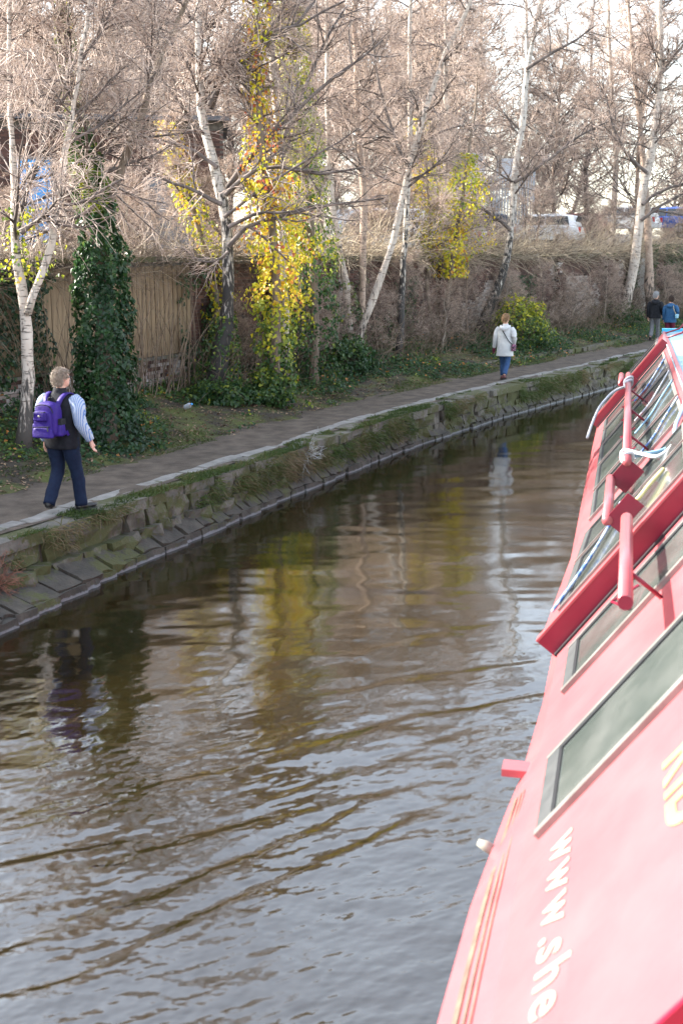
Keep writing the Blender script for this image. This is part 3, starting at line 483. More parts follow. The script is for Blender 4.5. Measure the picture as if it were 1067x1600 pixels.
def build_tree(name, spec, bark, seed, limbs=26, sub=11, tw=9, t0=.42, limb_len=2.6, rtw=.0045, twm='twig', label=None, group=None, flare=True, sides=10, ktw=4):
    r = np.random.default_rng(seed); base = np.array(spec['stems'][0][0][:3]); root = empty(name, tuple(base))
    tag(root, label, 'tree', group)
    tr = []; LP, LR = [], []; thin = 1.0 if limbs > 50 else .8 if base[1] > 26.5 else .88
    for si, st in enumerate(spec['stems']):
        p = resample(st, 22); p[1:, :3] += r.normal(0, .012, (21, 3)); p[:, :3] -= base
        p[:, 3] *= thin * (1 + .08 * r.normal(size=22))
        if flare and si == 0: p[0, 3] *= 1.25; p[0, 2] -= .12
        tr.append(tubes(p[None, :, :3], p[None, :, 3], sides, True))
        K = 12; T = resample(p[:, :4], K)[None]
        n = int(limbs / len(spec['stems'])); idx = np.zeros(n, int); t = np.sort(r.uniform(t0, .99, n))
        pp, Tn, rad = along(T[..., :3], T[..., 3], idx, t); az = r.uniform(0, 2*math.pi, n)
        d = np.stack([np.cos(az), np.sin(az), r.uniform(.2, 1.1, n)], 1)
        ln = limb_len * (1.15 - .75 * t) * r.uniform(.7, 1.25, n)
        Q = grow(pp, d, ln, 8, .13, .02, r); LP.append(Q); LR.append((np.clip(rad * r.uniform(.3, .5, n), .010, .035)[:, None]) * np.linspace(1, .3, 8)[None])
    for lm in spec['limbs']:
        p = resample(lm, 8); p[:, :3] -= base; p[1:, :3] += r.normal(0, .02, (7, 3)); LP.append(p[None, :, :3]); LR.append(p[None, :, 3])
    obj('trunk', tr, bark, root, True)
    LP = np.concatenate(LP); LR = np.concatenate(LR)
    S, SR = spawn(LP, LR, sub, .15, 1, (25, 65), lambda L_, t, r: np.clip(L_ * .5 * (1.15 - .6*t), .3, 1.4) * r.uniform(.6, 1.2, len(t)), 5, .16, .0, .6, r, rtw * 1.2)
    Tw, TR = spawn(np.concatenate([S]), SR, tw, .1, 1, (20, 70), lambda L_, t, r: r.uniform(.22, .65, len(t)), ktw, .18, -.05, .7, r, rtw)
    obj('limbs', [tubes(LP, LR, 5, False), tubes(S, SR, 4, False)], M['limb'], root, True)
    obj('twigs', [tubes(Tw, TR, 3, False)], M[twm], root, True)
    return root, base
ROOTS = {}
def T(key, name, bark, seed, label, **k):
    root, b = build_tree(name, TREES[key], M[bark], seed, label=label, **k); ROOTS[key] = (root, b); return root
T('T1', 'birch_tree', 'birch', 11, 'forked white birch beside the man, leftmost tree by the towpath', limbs=32, t0=.4, limb_len=2.4, group='birches along the towpath')
T('T2', 'ivy_clad_tree', 'bark', 12, 'dark trunk thickly wrapped in green ivy, right of the walking man', limbs=40, t0=.45, limb_len=2.6)
T('T3', 'birch_tree', 'birch_old', 13, 'big birch with spreading limbs and black fissured base, centre left', limbs=34, t0=.42, limb_len=2.6, sub=10, group='birches along the towpath')
T('T4', 'ivy_clad_tree', 'bark', 14, 'tree hung with yellow and orange leaves right of the big birch', limbs=16, t0=.5, limb_len=1.8)
T('T4b', 'birch_tree', 'birch', 15, 'straight white birch trunk rising behind the yellow leaves', limbs=26, t0=.45, limb_len=2.3, group='birches along the towpath')
T('T5', 'ivy_clad_tree', 'bark', 16, 'slim tree cloaked to its top in olive green ivy', limbs=16, t0=.5, limb_len=1.8)
T('T5b', 'ivy_clad_tree', 'bark', 17, 'short leaning stump covered in pale yellow ivy behind the big birch', limbs=8, t0=.6, limb_len=1.2)
T('T6a', 'birch_tree', 'birch', 18, 'upright white birch in the clump at centre, leftmost of its stems', limbs=24, t0=.45, limb_len=2.2, group='birches along the towpath')
T('T6b', 'birch_tree', 'birch', 19, 'slender white birch leaning strongly to the right at centre', limbs=26, t0=.4, limb_len=2.3, group='birches along the towpath')
T('T6c', 'birch_tree', 'birch_brown', 20, 'brown upright stem between the white stems of the centre clump', limbs=28, t0=.45, limb_len=2.3, group='birches along the towpath')
T('T7', 'birch_tree', 'birch_old', 21, 'thin flaky birch just left of the bright yellow leaf cluster', limbs=24, t0=.42, limb_len=2.2, group='birches along the towpath')
T('T8', 'sapling', 'bark', 22, 'two stemmed sapling carrying a bright yellow leaf cluster', limbs=26, t0=.35, limb_len=1.8)
T('T9', 'birch_tree', 'birch_old', 23, 'dark based birch leaning right behind the woman in the white coat', limbs=30, t0=.38, limb_len=2.6, group='birches along the towpath')
T('T10', 'birch_tree', 'birch', 24, 'clean white birch at the right above the walking couple', limbs=34, t0=.36, limb_len=2.8, group='birches along the towpath')
T('T11', 'birch_tree', 'birch_brown', 25, 'dark trunk just right of the clean white birch', limbs=26, t0=.45, limb_len=2.5, group='birches along the towpath')
T('T12', 'birch_tree', 'birch', 26, 'slim pale birch behind the wall, left of the clean white birch', limbs=26, t0=.35, limb_len=2.6, group='birches along the towpath')

# background wood: a few shapes of bare tree, copied one by one
PROTO = []
def proto(seed, h, lean, bark):
    r = np.random.default_rng(seed); st = []
    for i in range(8):
        f = i/7; st.append([lean*f*h*.3 + r.normal(0, .10), r.normal(0, .10), f*h, .13*(1-f)**.8 + .018])
    st[0][0] = st[0][1] = 0.0
    root, _ = build_tree('bare_tree', dict(stems=[st], limbs=[]), bark, seed+50, limbs=64, sub=9, tw=11, t0=.13, limb_len=4.2, rtw=.0085, twm='twig_far', sides=7, ktw=4)
    return root
for i, (h, ln, bk) in enumerate([(11, .1, 'birch'), (13, -.15, 'birch_brown'), (10, .35, 'birch'), (14, .0, 'limb'), (12, -.3, 'birch_brown')]):
    PROTO.append(proto(300 + i, h, ln, M[bk]))
BARE_GROUP = 'bare trees massed behind the wall'
BARE_LABEL = 'leafless tree in the dense bare thicket behind the retaining wall'
spots = []
rr = np.random.default_rng(99)
for s0, d0 in [(47, 8.5), (62, 8.5), (76, 7.5), (84, 7.5), (53, 17), (66, 17), (74, 16), (82, 15), (90, 12), (98, 10),
               (36, 25), (40, 27), (44, 25), (48, 28), (52, 25), (56, 27), (60, 25), (64, 28), (68, 25), (73, 27), (78, 24), (84, 25), (90, 22), (96, 20),
               (34, 40), (38, 43), (42, 40), (46, 44), (50, 41), (54, 43), (58, 40), (62, 44), (66, 41), (71, 43), (76, 40), (82, 41), (88, 37), (95, 34),
               (70, 20), (73, 33), (77, 30), (80, 19), (83, 32), (87, 29), (92, 28), (99, 24), (60, 34), (64, 35), (69, 34), (75, 48), (80, 50), (85, 47), (92, 44), (55, 50), (47, 34), (33, 55), (36, 70), (41, 72), (47, 75), (53, 78), (59, 75), (66, 78), (38, 60), (44, 63), (50, 60), (56, 64), (62, 60), (68, 63), (74, 60), (81, 62), (88, 56), (96, 50), (102, 30)]:
    s, d = s0 + rr.uniform(-.8, .8), d0 + rr.uniform(-.8, .8)
    x, y = off(s, d)
    if x < -.30 * y - 2.5 or (x < -2.5 and y < 39.5): continue
    spots.append((float(x), float(y), float(upper_z(d)), rr.uniform(0, 6.28), rr.uniform(.82, 1.15) * (1.0 if d < 20 else 1.12 if d < 50 else 1.3)))
for i, (x, y, z, a, sc) in enumerate(spots):
    p = PROTO[i % 5]
    if i < 5: o = p
    else:
        o = p.copy(); col.objects.link(o)
        for ch in p.children:
            c = ch.copy(); col.objects.link(c); c.parent = o
    o.location = (x, y, z - .1); o.rotation_euler = (0, 0, a); o.scale = (sc, sc, sc)
    tag(o, BARE_LABEL, 'tree', BARE_GROUP)

# low bare bushes filling the gaps under the trees
SHRUB_LABEL = 'low leafless bush in the undergrowth behind the retaining wall'
for k in range(70):
    s, d = rr.uniform(33, 92), 6 + 24*rr.random()**1.3
    x, y = off(s, d)
    if x < -.29 * y - 1 or (s < 50 and d < 12) or (x < -2.5 and y < 39.5) or k % 3 == 0: continue
    p = PROTO[k % 5]; o = p.copy(); col.objects.link(o); o.name = 'bare_bush'
    for ch in p.children:
        c = ch.copy(); col.objects.link(c); c.parent = o
    sc = rr.uniform(.20, .34); o.location = (float(x), float(y), float(upper_z(d)) - .35); o.rotation_euler = (0, 0, rr.uniform(0, 6.28)); o.scale = (sc*1.1, sc*1.1, sc*.9)
    tag(o, SHRUB_LABEL, 'bush', 'bare bushes behind the wall')

for k, s in enumerate(np.arange(37, 82, .95)):
    s = s + rr.uniform(-.5, .5); low = (k % 2 == 0) and s > 41
    d = rr.uniform(4.1, 4.7) if low else rr.uniform(5.5, 7.2); x, y = off(s, d)
    p = PROTO[(k*2) % 5]; o = p.copy(); col.objects.link(o); o.name = 'bare_bush'
    for ch in p.children:
        c = ch.copy(); col.objects.link(c); c.parent = o
    sc = rr.uniform(.16, .22) if low else rr.uniform(.13, .25); z = float(verge_z(np.array([s]), np.array([d]))[0]) if low else 3.55
    o.location = (float(x), float(y), z - .1); o.rotation_euler = (rr.uniform(-.15, .15), rr.uniform(-.15, .15), rr.uniform(0, 6.28)); o.scale = (sc*1.25, sc*1.25, sc)
    tag(o, 'leafless shrub growing at the foot of the brick wall' if low else 'leafless shrub sprawling over the top edge of the wall', 'bush', 'bare shrubs at the wall foot' if low else 'bare shrubs on the wall top')

# ---------------------------------------------------------------- leaves
def leaf_mesh(name, Cn, Nn, size, tone, r, hang=.5, aspect=.85):
    n = len(Cn); Nn = norm(Nn); down = np.array([0, 0, -1.]) * hang + r.normal(0, .5, (n, 3)); tip = down - (down*Nn).sum(-1, keepdims=True)*Nn; tip = norm(tip)
    side = np.cross(Nn, tip); s = size[:, None]; fold = r.uniform(.05, .3, n)[:, None] * s
    V = np.stack([Cn - tip*s*.45, Cn + side*s*.5*aspect + Nn*fold - tip*s*.12, Cn + tip*s*.6, Cn - side*s*.5*aspect + Nn*fold - tip*s*.12], 1).reshape(-1, 3)
    b = np.arange(n)[:, None]*4; F = np.concatenate([b + np.array([0, 1, 2]), b + np.array([0, 2, 3])])
    return mesh_np(name, V, F, False, {'tone': np.repeat(tone, 4)})
def ivy_on(key, stem, n, t0, t1, rad, tone, size=(.05, .10), seed=0, clump=.35):
    root, base = ROOTS[key]; r = np.random.default_rng(seed + 500); p = resample(TREES[key]['stems'][stem], 60); p[:, :3] -= base
    t = r.uniform(t0, t1, n); f = t*59; i = np.clip(f.astype(int), 0, 58); u = (f-i)[:, None]; c = p[i, :3]*(1-u)+p[i+1, :3]*u; rr_ = p[i, 3]
    az = r.uniform(0, 2*math.pi, n); h = c[:, 2]
    R0 = np.interp(t, *rad); lump = 1 + clump * (vnoise(az*1.3 + seed, h*2.2, seed) + .6*vnoise(az*2.6, h*5, seed+1))
    keep = (vnoise(az*1.2, h*1.7, seed+2) > -.75)
    q = np.sqrt(r.uniform(.35, 1, n)); rad_ = rr_ + np.maximum(R0*lump, .02) * q
    o = np.stack([np.cos(az), np.sin(az), np.zeros(n)], 1); C = c + o*rad_[:, None]; N_ = o + r.normal(0, .45, (n, 3)) + np.array([0, 0, .35])
    tn = np.clip(np.interp(h, *tone) + r.normal(0, .09, n) + .14*vnoise(az*1.5, h*3, seed+3), 0, 1)
    me = leaf_mesh('ivy', C[keep], N_[keep], r.uniform(*size, n)[keep], tn[keep], r); o = link('ivy', me, M['ivy'], root); o['kind'] = 'stuff'
ivy_on('T2', 0, 8500, 0.0, .60, ([0, .08, .3, .42, .6], [.52, .30, .27, .20, .09]), ([0, 3.2, 4.2], [.16, .2, .45]), (.055, .12), 1, .75)
ivy_on('T2', 0, 900, .5, 1, ([.5, .7, 1], [.12, .10, .05]), ([3, 7], [.35, .5]), (.05, .08), 2)
ivy_on('T4', 0, 2500, 0.0, .5, ([0, .08, .18, .3, .5], [.4, .24, .26, .5, .34]), ([0, 1.2, 2.2, 3.2, 6, 8], [.40, .50, .72, .82, .84, .84]), (.06, .12), 3, .9)
ivy_on('T4', 0, 1500, .5, .98, ([.5, .8, 1], [.30, .2, .12]), ([0, 8], [.84, .86]), (.05, .10), 13, .9)
ivy_on('T5', 0, 6500, 0.0, 1, ([0, .2, .4, .7, 1], [.5, .46, .42, .32, .2]), ([0, 2, 3, 6, 8], [.3, .36, .55, .60, .66]), (.055, .10), 4, .5)
ivy_on('T5b', 0, 1900, 0.0, 1, ([0, .3, .6, 1], [.25, .26, .26, .20]), ([0, 1.2, 2.5, 5], [.4, .58, .70, .78]), (.055, .10), 5, .6)
ivy_on('T3', 0, 700, 0.0, .16, ([0, .1, .16], [.45, .2, .05]), ([0, 1.5], [.35, .5]), (.05, .09), 6)
ivy_on('T6a', 0, 600, 0.0, .2, ([0, .1, .2], [.5, .3, .1]), ([0, 1.5], [.25, .4]), (.06, .1), 7)
ivy_on('T8', 0, 2100, .25, .66, ([.25, .38, .55, .66], [.25, .80, .62, .2]), ([0, 3, 5], [.70, .80, .72]), (.06, .12), 8, .7)
ivy_on('T8', 1, 1100, .35, .85, ([.3, .5, .7, .85], [.1, .4, .5, .25]), ([0, 3, 6], [.66, .72, .78]), (.06, .11), 9, .8)
ivy_on('T4b', 0, 1500, .1, .5, ([0, .2, .35, .5], [.25, .5, .55, .25]), ([0, 2, 4], [.4, .72, .84]), (.06, .12), 10, .8)
ivy_on('T1', 0, 320, .33, .48, ([.3, .4, .5], [.35, .45, .3]), ([0, 5], [.66, .66]), (.05, .09), 12, .9)

# ivy and ground cover on the verge (uncountable)
def ground_cover():
    r = np.random.default_rng(21); n = 62000; s = r.uniform(24, 80, n); d = 1.9 + 3.1 * r.random(n)**.75
    dens = vnoise(s*.5, d*.6, 41) + .5*vnoise(s*1.4, d*1.6, 42) + (d-3.0)*.45 + .28 + np.where(s < 37, .3, 0)
    keep = dens > .05; s, d, dens = s[keep], d[keep], dens[keep]; n = len(s)
    z = verge_z(s, d) + r.random(n)**2 * np.clip(.05 + .22*dens, .03, .5); C = gpt(s, d, z)
    tone = np.clip(.33 + .16*vnoise(s*.6, d*.9, 43) + r.normal(0, .10, n), 0, 1); tone = np.where(r.random(n) < .03, .97, tone)
    o = link('ivy_ground_cover', leaf_mesh('ivy_ground_cover', C, np.array([.2, -.3, .9]) + r.normal(0, .4, (n, 3)), r.uniform(.05, .095, n), tone, r, .2), M['ivy']); tag(o, 'low ivy and bramble leaves carpeting the verge', 'ground cover', kind='stuff')
    n = 16000; s = r.uniform(24, 80, n); d = 1.75 + 3.0*r.random(n); C = gpt(s, d, verge_z(s, d) + .012)
    o = link('fallen_leaves', leaf_mesh('fallen_leaves', C, np.array([0, 0, 1.]) + r.normal(0, .3, (n, 3)), r.uniform(.03, .07, n), r.random(n), r, 0), M['litter']); tag(o, 'brown fallen leaves scattered over the verge', 'leaf litter', kind='stuff')
ground_cover()
def wall_ivy(name, s0, s1, n, z1, seed, label, tone=.2, size=(.06, .11)):
    r = np.random.default_rng(seed); s = r.uniform(s0, s1, n); z = 1.1 + (z1-1.1)*r.random(n)
    k = vnoise(s*1.1, z*.7, seed) + .5*vnoise(s*2.5, z*2.2, seed+1) > -.25; s, z = s[k], z[k]; n = len(s)
    d = 4.93 - r.random(n)*.22; C = gpt(s, d, z); x, y, tx, ty = bank(s); N_ = np.stack([ty, -tx, .3+0*tx], 1) + r.normal(0, .4, (n, 3))
    o = link(name, leaf_mesh(name, C, N_, r.uniform(*size, n), np.clip(tone + r.normal(0, .1, n) + .12*vnoise(s, z*1.5, seed+2), 0, 1), r, .8), M['ivy']); tag(o, label, 'ivy', kind='stuff')
wall_ivy('wall_ivy', 27, 33, 3000, 3.2, 61, 'dark ivy curtain hanging on the boards behind the man')
wall_ivy('wall_ivy', 33.5, 36.2, 2600, 3.7, 62, 'dark ivy on the boards behind the ivy wrapped trunk', .15)
wall_ivy('wall_ivy', 40.5, 44.5, 3000, 3.6, 63, 'ivy sheet on the brick wall behind the yellow leaves', .25)
wall_ivy('wall_ivy', 44.5, 47.5, 1300, 2.4, 64, 'green ivy mound at the foot of the brick wall', .33)
wall_ivy('wall_ivy', 48.2, 51.5, 1500, 3.3, 67, 'ragged ivy on the brick wall behind the leaning white birch', .25)
wall_ivy('wall_ivy', 57.5, 60.5, 1300, 3.2, 68, 'thin ivy on the brick wall right of the leafy bush', .25)
wall_ivy('wall_ivy', 69.0, 70.2, 1700, 3.9, 65, 'ivy strip left of the whitewashed pilaster', .32)
wall_ivy('wall_ivy', 71.2, 80, 9500, 4.3, 66, 'broad ivy hedge at the far right above the couple', .27)

# ---------------------------------------------------------------- dead stems and scrub (uncountable)
def stems(name, label, n, s0, s1, d0, d1, z, dirf, ln, k, wander, grav, rad, m, seed, sides=3):
    r = np.random.default_rng(seed); s = s0 + (s1-s0)*r.random(n); d = r.uniform(d0, d1, n); zz = z(s, d, r)
    x, y, tx, ty = bank(s); P = grow(gpt(s, d, zz), dirf(tx, ty, r, n), r.uniform(*ln, n), k, wander, grav, r)
    Rd = r.uniform(*rad, n)[:, None]*np.linspace(1, .45, k)[None]
    o = obj(name, [tubes(P, Rd, sides)], M[m], None, True); tag(o, label, 'scrub', kind='stuff'); return o
def outw(a, b, c):      # toward the canal a, along the bank b, up c
    def f(tx, ty, r, n):
        al = r.normal(0, b, n); A_ = a * r.uniform(.4, 1.3, n); return np.stack([ty*A_ + tx*al, -tx*A_ + ty*al, c * r.uniform(.4, 1.4, n)], 1)
    return f
stems('dead_brambles', 'tangle of dead bramble stems spilling over the board wall', 3200, 24, 42, 4.85, 5.5, lambda s, d, r: 3.45 + .55*r.random(len(s)), outw(.55, 1.0, .5), (.4, 1.35), 7, .34, -.10, (.0035, .0075), 'dead', 71)
stems('dead_brambles', 'tangle of dead stems hanging over the brick wall top', 2300, 42, 80, 4.75, 5.5, lambda s, d, r: 3.5 + .6*r.random(len(s)), outw(.7, 1.0, .6), (.5, 1.7), 7, .34, -.09, (.0045, .009), 'dead', 72)
stems('dry_scrub', 'pale dry scrub standing on the wall top', 2100, 26, 84, 5.0, 8.5, lambda s, d, r: 3.6 + .1*r.random(len(s)), outw(.4, .9, .8), (.4, 1.9), 6, .3, -.04, (.005, .010), 'straw', 73)
stems('arching_stems', 'pale arching dead stems leaning out over the brick wall', 1500, 45, 74, 4.9, 6.0, lambda s, d, r: 3.55 + .3*r.random(len(s)), outw(.8, .8, 1.1), (.8, 2.3), 8, .22, -.13, (.005, .010), 'straw', 77)
stems('dry_scrub', 'brown leafless scrub at the foot of the brick wall', 2200, 40, 76, 3.6, 4.9, lambda s, d, r: verge_z(s, d), outw(.3, .7, .9), (.4, 2.0), 6, .24, -.03, (.004, .010), 'dead', 74)
stems('dry_scrub', 'thin upright stems against the tan boards', 110, 35.5, 40.5, 4.3, 4.9, lambda s, d, r: verge_z(s, d), outw(.05, .2, 1.0), (1.0, 2.7), 7, .10, .0, (.006, .016), 'dead', 75)
stems('dry_scrub', 'fine dark hanging stems behind the leftmost birch', 1300, 27, 34.5, 4.6, 5.1, lambda s, d, r: 3.2 + .6*r.random(len(s)), outw(.15, .35, -.6), (.8, 2.0), 6, .16, -.12, (.003, .006), 'dead', 76)

# grass and moss tufts on the coping and hanging on the wall face
def blades(name, label, n, sd, ln, seed, tonef, drop=False):
    r = np.random.default_rng(seed); s, d, z = sd(r, n); n = len(s); base = gpt(s, d, z); x, y, tx, ty = bank(s)
    dr = np.stack([ty*.5 + r.normal(0, .5, n), -tx*.5 + r.normal(0, .5, n), (r.uniform(.3, 1.2, n) if not drop else r.uniform(-.5, .6, n))], 1)
    P = grow(base, dr, r.uniform(*ln, n), 4, .15, -.22, r); side = norm(np.cross(P[:, 1]-P[:, 0], r.normal(size=(n, 3)))); wd = r.uniform(.003, .006, n)[:, None]
    V = np.stack([P[:, 0]-side*wd, P[:, 0]+side*wd, P[:, 1]+side*wd, P[:, 1]-side*wd, P[:, 2]+side*wd*.7, P[:, 2]-side*wd*.7, P[:, 3]], 1).reshape(-1, 3)
    b = np.arange(n)[:, None]*7; F4 = np.concatenate([b+np.array([0, 1, 2, 3]), b+np.array([3, 2, 4, 5])]); F3 = b+np.array([5, 4, 6])
    o = link(name, mesh_np(name, V, [F4, F3], False, {'tone': np.repeat(tonef(s, d, r), 7)}), M['grass']); tag(o, label, 'grass', kind='stuff')
def cop(r, n):
    s = r.uniform(20, 66, n); d = r.uniform(-.03, .42, n); k = (vnoise(s*.55, d*1.5, 81) + .6*vnoise(s*1.7, d*5, 82) + np.where(s < 42, .25, -.15) - d*.7) > .05
    s, d = s[k], d[k]; return s, d, np.full(len(s), .725)
blades('grass_tufts', 'short green grass growing along the coping stones', 70000, cop, (.025, .09), 83, lambda s, d, r: np.clip(.42 + .3*vnoise(s*.8, d*3, 84) + r.normal(0, .15, len(s)), 0, 1))
def face(r, n):
    s = r.uniform(20, 60, n); z = r.uniform(.22, .72, n); k = (vnoise(s*.8, z*2.5, 85) + .5*vnoise(s*2.2, z*6, 86)) > .28; s, z = s[k], z[k]
    return s, np.full(len(s), -.03), z
blades('wall_grass', 'dry grass and roots hanging from joints of the canal wall', 26000, face, (.08, .26), 87, lambda s, d, r: np.clip(.72 + .3*vnoise(s*1.1, s*0, 88) + r.normal(0, .15, len(s)), 0, 1), True)
def vg(r, n):
    s = r.uniform(24, 66, n); d = r.uniform(1.75, 2.7, n); k = (vnoise(s*.7, d*1.4, 89) + .5*vnoise(s*2, d*3, 90)) > .15; s, d = s[k], d[k]; return s, d, np.maximum(verge_z(s, d), .72)
blades('verge_grass', 'sparse mossy grass along the edge of the path', 30000, vg, (.03, .09), 91, lambda s, d, r: np.clip(.5 + .3*vnoise(s*.8, d*2, 92) + r.normal(0, .15, len(s)), 0, 1))

# evergreen bush beside the woman
def bush(name, label, s, d, rad, n, tone, seed, size=(.06, .11)):
    r = np.random.default_rng(seed); x, y = off(s, d); z0 = float(verge_z(np.array([s]), np.array([d]))[0]); root = empty(name, (x, y, z0)); tag(root, label, 'bush')
    u = norm(r.normal(size=(n, 3))); u[:, 2] = np.abs(u[:, 2]); q = r.uniform(.45, 1, n)**.5
    az = np.arctan2(u[:, 1], u[:, 0]); lump = 1 + .28*vnoise(az*1.8, u[:, 2]*4, seed) + .18*vnoise(az*4, u[:, 2]*8, seed+1)
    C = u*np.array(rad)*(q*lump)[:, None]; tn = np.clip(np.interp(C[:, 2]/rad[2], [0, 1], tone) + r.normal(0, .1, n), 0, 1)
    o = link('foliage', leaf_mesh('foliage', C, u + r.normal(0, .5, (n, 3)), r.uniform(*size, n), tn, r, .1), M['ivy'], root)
    P = grow(np.zeros((26, 3)), norm(r.normal(size=(26, 3)) + np.array([0, 0, 1.4])), r.uniform(.6, 1.1, 26)*rad[2], 6, .1, .05, r); obj('stems', [tubes(P, np.full((26, 6), .009), 4)], M['bark'], root, True)
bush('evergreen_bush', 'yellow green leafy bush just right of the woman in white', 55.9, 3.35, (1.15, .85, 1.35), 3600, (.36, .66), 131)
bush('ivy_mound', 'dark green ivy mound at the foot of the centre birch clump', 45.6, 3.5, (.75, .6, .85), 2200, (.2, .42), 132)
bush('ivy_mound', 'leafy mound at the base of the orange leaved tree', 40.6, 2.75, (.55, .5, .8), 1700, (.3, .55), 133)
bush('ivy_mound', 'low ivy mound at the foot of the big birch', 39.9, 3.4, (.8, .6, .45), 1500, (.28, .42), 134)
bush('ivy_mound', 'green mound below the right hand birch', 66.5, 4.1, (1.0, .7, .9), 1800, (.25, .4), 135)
# silvery dead weed and rust-red fern on the canal wall
def weed(name, label, s, d, z, n, ln, m, seed, rad=.004):
    r = np.random.default_rng(seed); x, y = off(s, d); root = empty(name, (x, y, z)); tag(root, label, 'weed')
    P = grow(r.normal(0, .03, (n, 3)), norm(r.normal(0, .7, (n, 3)) + np.array([.3, -.3, .8])), r.uniform(*ln, n), 6, .2, -.08, r); Rd = np.full((n, 6), rad)*np.linspace(1, .5, 6)
    S, SR = spawn(P, Rd, 5, .3, 1, (30, 70), lambda L_, t, r: r.uniform(.05, .14, len(t)), 3, .1, 0, .8, r, rad*.6)
    obj('stems', [tubes(P, Rd, 3), tubes(S, SR, 3)], m, root, True)
M['silver'] = pm('silver_weed', (.36, .37, .36), (.55, .56, .54), 6, .8)
M['rust'] = pm('rust_fern', (.13, .05, .035), (.25, .11, .07), 6, .85)
weed('silver_weed', 'pale silvery dead weed sprouting from the canal wall', 36.8, .0, .55, 26, (.25, .5), M['silver'], 141)
weed('dead_fern', 'rust red dead fern clump low on the canal wall', 28.6, -.12, .33, 60, (.2, .5), M['rust'], 142)

# ---------------------------------------------------------------- beyond the wall: brick building, fence, parked cars
M['blue_door'] = pm('blue_painted_steel', (.03, .24, .58), (.05, .31, .68), 3, .5)
M['dark_slate'] = pm('grey_render', (.10, .105, .12), (.17, .175, .19), 3, .8, .004)
M['roof_slate'] = pm('slate', (.07, .07, .08), (.12, .12, .13), 6, .7, .005)
def building():
    o = empty('brick_building', (-8.5, 39.4, 3.9)); tag(o, 'red brick building with a bright blue door behind the leftmost trees', 'building'); o.rotation_euler = (0, 0, R(6))
    obj('wall', [box((0, 3.0, 1.9), (9.6, 6, 4.4))], M['mortar'], o)
    r = np.random.default_rng(5); P = []
    for k in range(54):
        z = -.2 + k*.075; xs = np.arange(-4.75 + (.1125 if k % 2 else 0), 4.75, .225)
        hole = ((xs > -1.75) & (xs < -.5) & (z < 2.95)) | ((xs > 2.25) & (xs < 4.1) & (z > .2) & (z < 2.4)); P.append(np.stack([xs[~hole], np.full((~hole).sum(), z)], 1))
    P = np.concatenate(P); n = len(P); V = np.empty((n, 8, 3)); q = 0; dep = r.uniform(.012, .02, n)
    for a in (-1, 1):
        for b in (0, 1):
            for c in (-1, 1):
                V[:, q, 0] = P[:, 0] + a*.1075; V[:, q, 1] = np.where(b, .02, -dep); V[:, q, 2] = P[:, 1] + c*.0325; q += 1
    bs = np.arange(n)[:, None]*8; F = np.concatenate([bs+np.array(f) for f in ([0, 4, 5, 1], [0, 1, 3, 2], [4, 6, 7, 5], [1, 5, 7, 3], [0, 2, 6, 4])])
    bw = link('brickwork', mesh_np('brickwork', V.reshape(-1, 3), F, False, {'tone': np.repeat(np.clip(r.normal(.45, .16, n), 0, .78), 8)}), M['brick'], o); bw['kind'] = 'stuff'
    dr = obj('door', [box((-1.12, -.03, 1.55), (1.12, .08, 2.7))], M['blue_door'], o)
    obj('door_frame', [box((-1.72, -.03, 1.55), (.07, .12, 2.8)), box((-.53, -.03, 1.55), (.07, .12, 2.8)), box((-1.12, -.03, 2.94), (1.26, .12, .07))], M['dark_slate'], dr)
    obj('door_handle', tube1([(-.72, -.12, 1.2), (-.72, -.12, 1.45)], .015, 6), M['roof_slate'], dr)
    obj('rendered_panel', [box((3.17, -.02, 1.3), (1.8, .06, 2.2))], M['dark_slate'], o)
    obj('roof', [box((0, 2.9, 4.17), (10.0, 6.5, .14))], M['roof_slate'], o)
building()
M['galv'] = pm('galvanised_steel', (.30, .33, .38), (.42, .45, .50), 4, .5, metal=.4)
M['panel'] = pm('pale_sign_panel', (.52, .56, .64), (.62, .66, .72), 3, .6)
def fence():
    x0, y0 = 5.2, 61.5; o = empty('palisade_fence', (x0, y0, 4.4)); tag(o, 'grey steel palisade fence with pale sign boards behind the trees', 'fence')
    V, F = merge([box((0, 0, 1.6), (.075, .02, 3.2)), box((0, -.015, 1.6), (.02, .02, 3.2))]); me = mesh_np('pale', V, F, False); me.materials.append(M['galv'])
    for i in range(30):
        c = bpy.data.objects.new('pale', me); col.objects.link(c); c.parent = o; c.location = (i*.14, 0, random.uniform(-.02, .02))
    for z in (.5, 2.6): obj('rail', [box((2.1, .04, z), (4.4, .05, .06))], M['galv'], o)
    obj('sign_board', [box((1.3, -.06, 3.75), (.95, .03, 1.0))], M['panel'], o)
    obj('sign_board', [box((2.95, -.06, 3.55), (.75, .03, .9))], M['panel'], o)
    obj('post', [box((0, .06, 2.0), (.1, .1, 4.2))], M['galv'], o); obj('post', [box((2.4, .06, 2.0), (.1, .1, 4.2))], M['galv'], o); obj('post', [box((4.2, .06, 1.8), (.1, .1, 3.6))], M['galv'], o)
fence()
M['glass'] = pm('car_glass', (.03, .035, .04), None, rough=.08, spec=.6)
M['tyre'] = pm('tyre_rubber', (.02, .02, .02), None, rough=.8)
M['alloy'] = pm('wheel_alloy', (.45, .45, .46), None, rough=.35, metal=.8)
M['lamp'] = pm('lamp_lens', (.75, .75, .72), None, rough=.15); M['tail'] = pm('tail_lens', (.5, .02, .02), None, rough=.2)
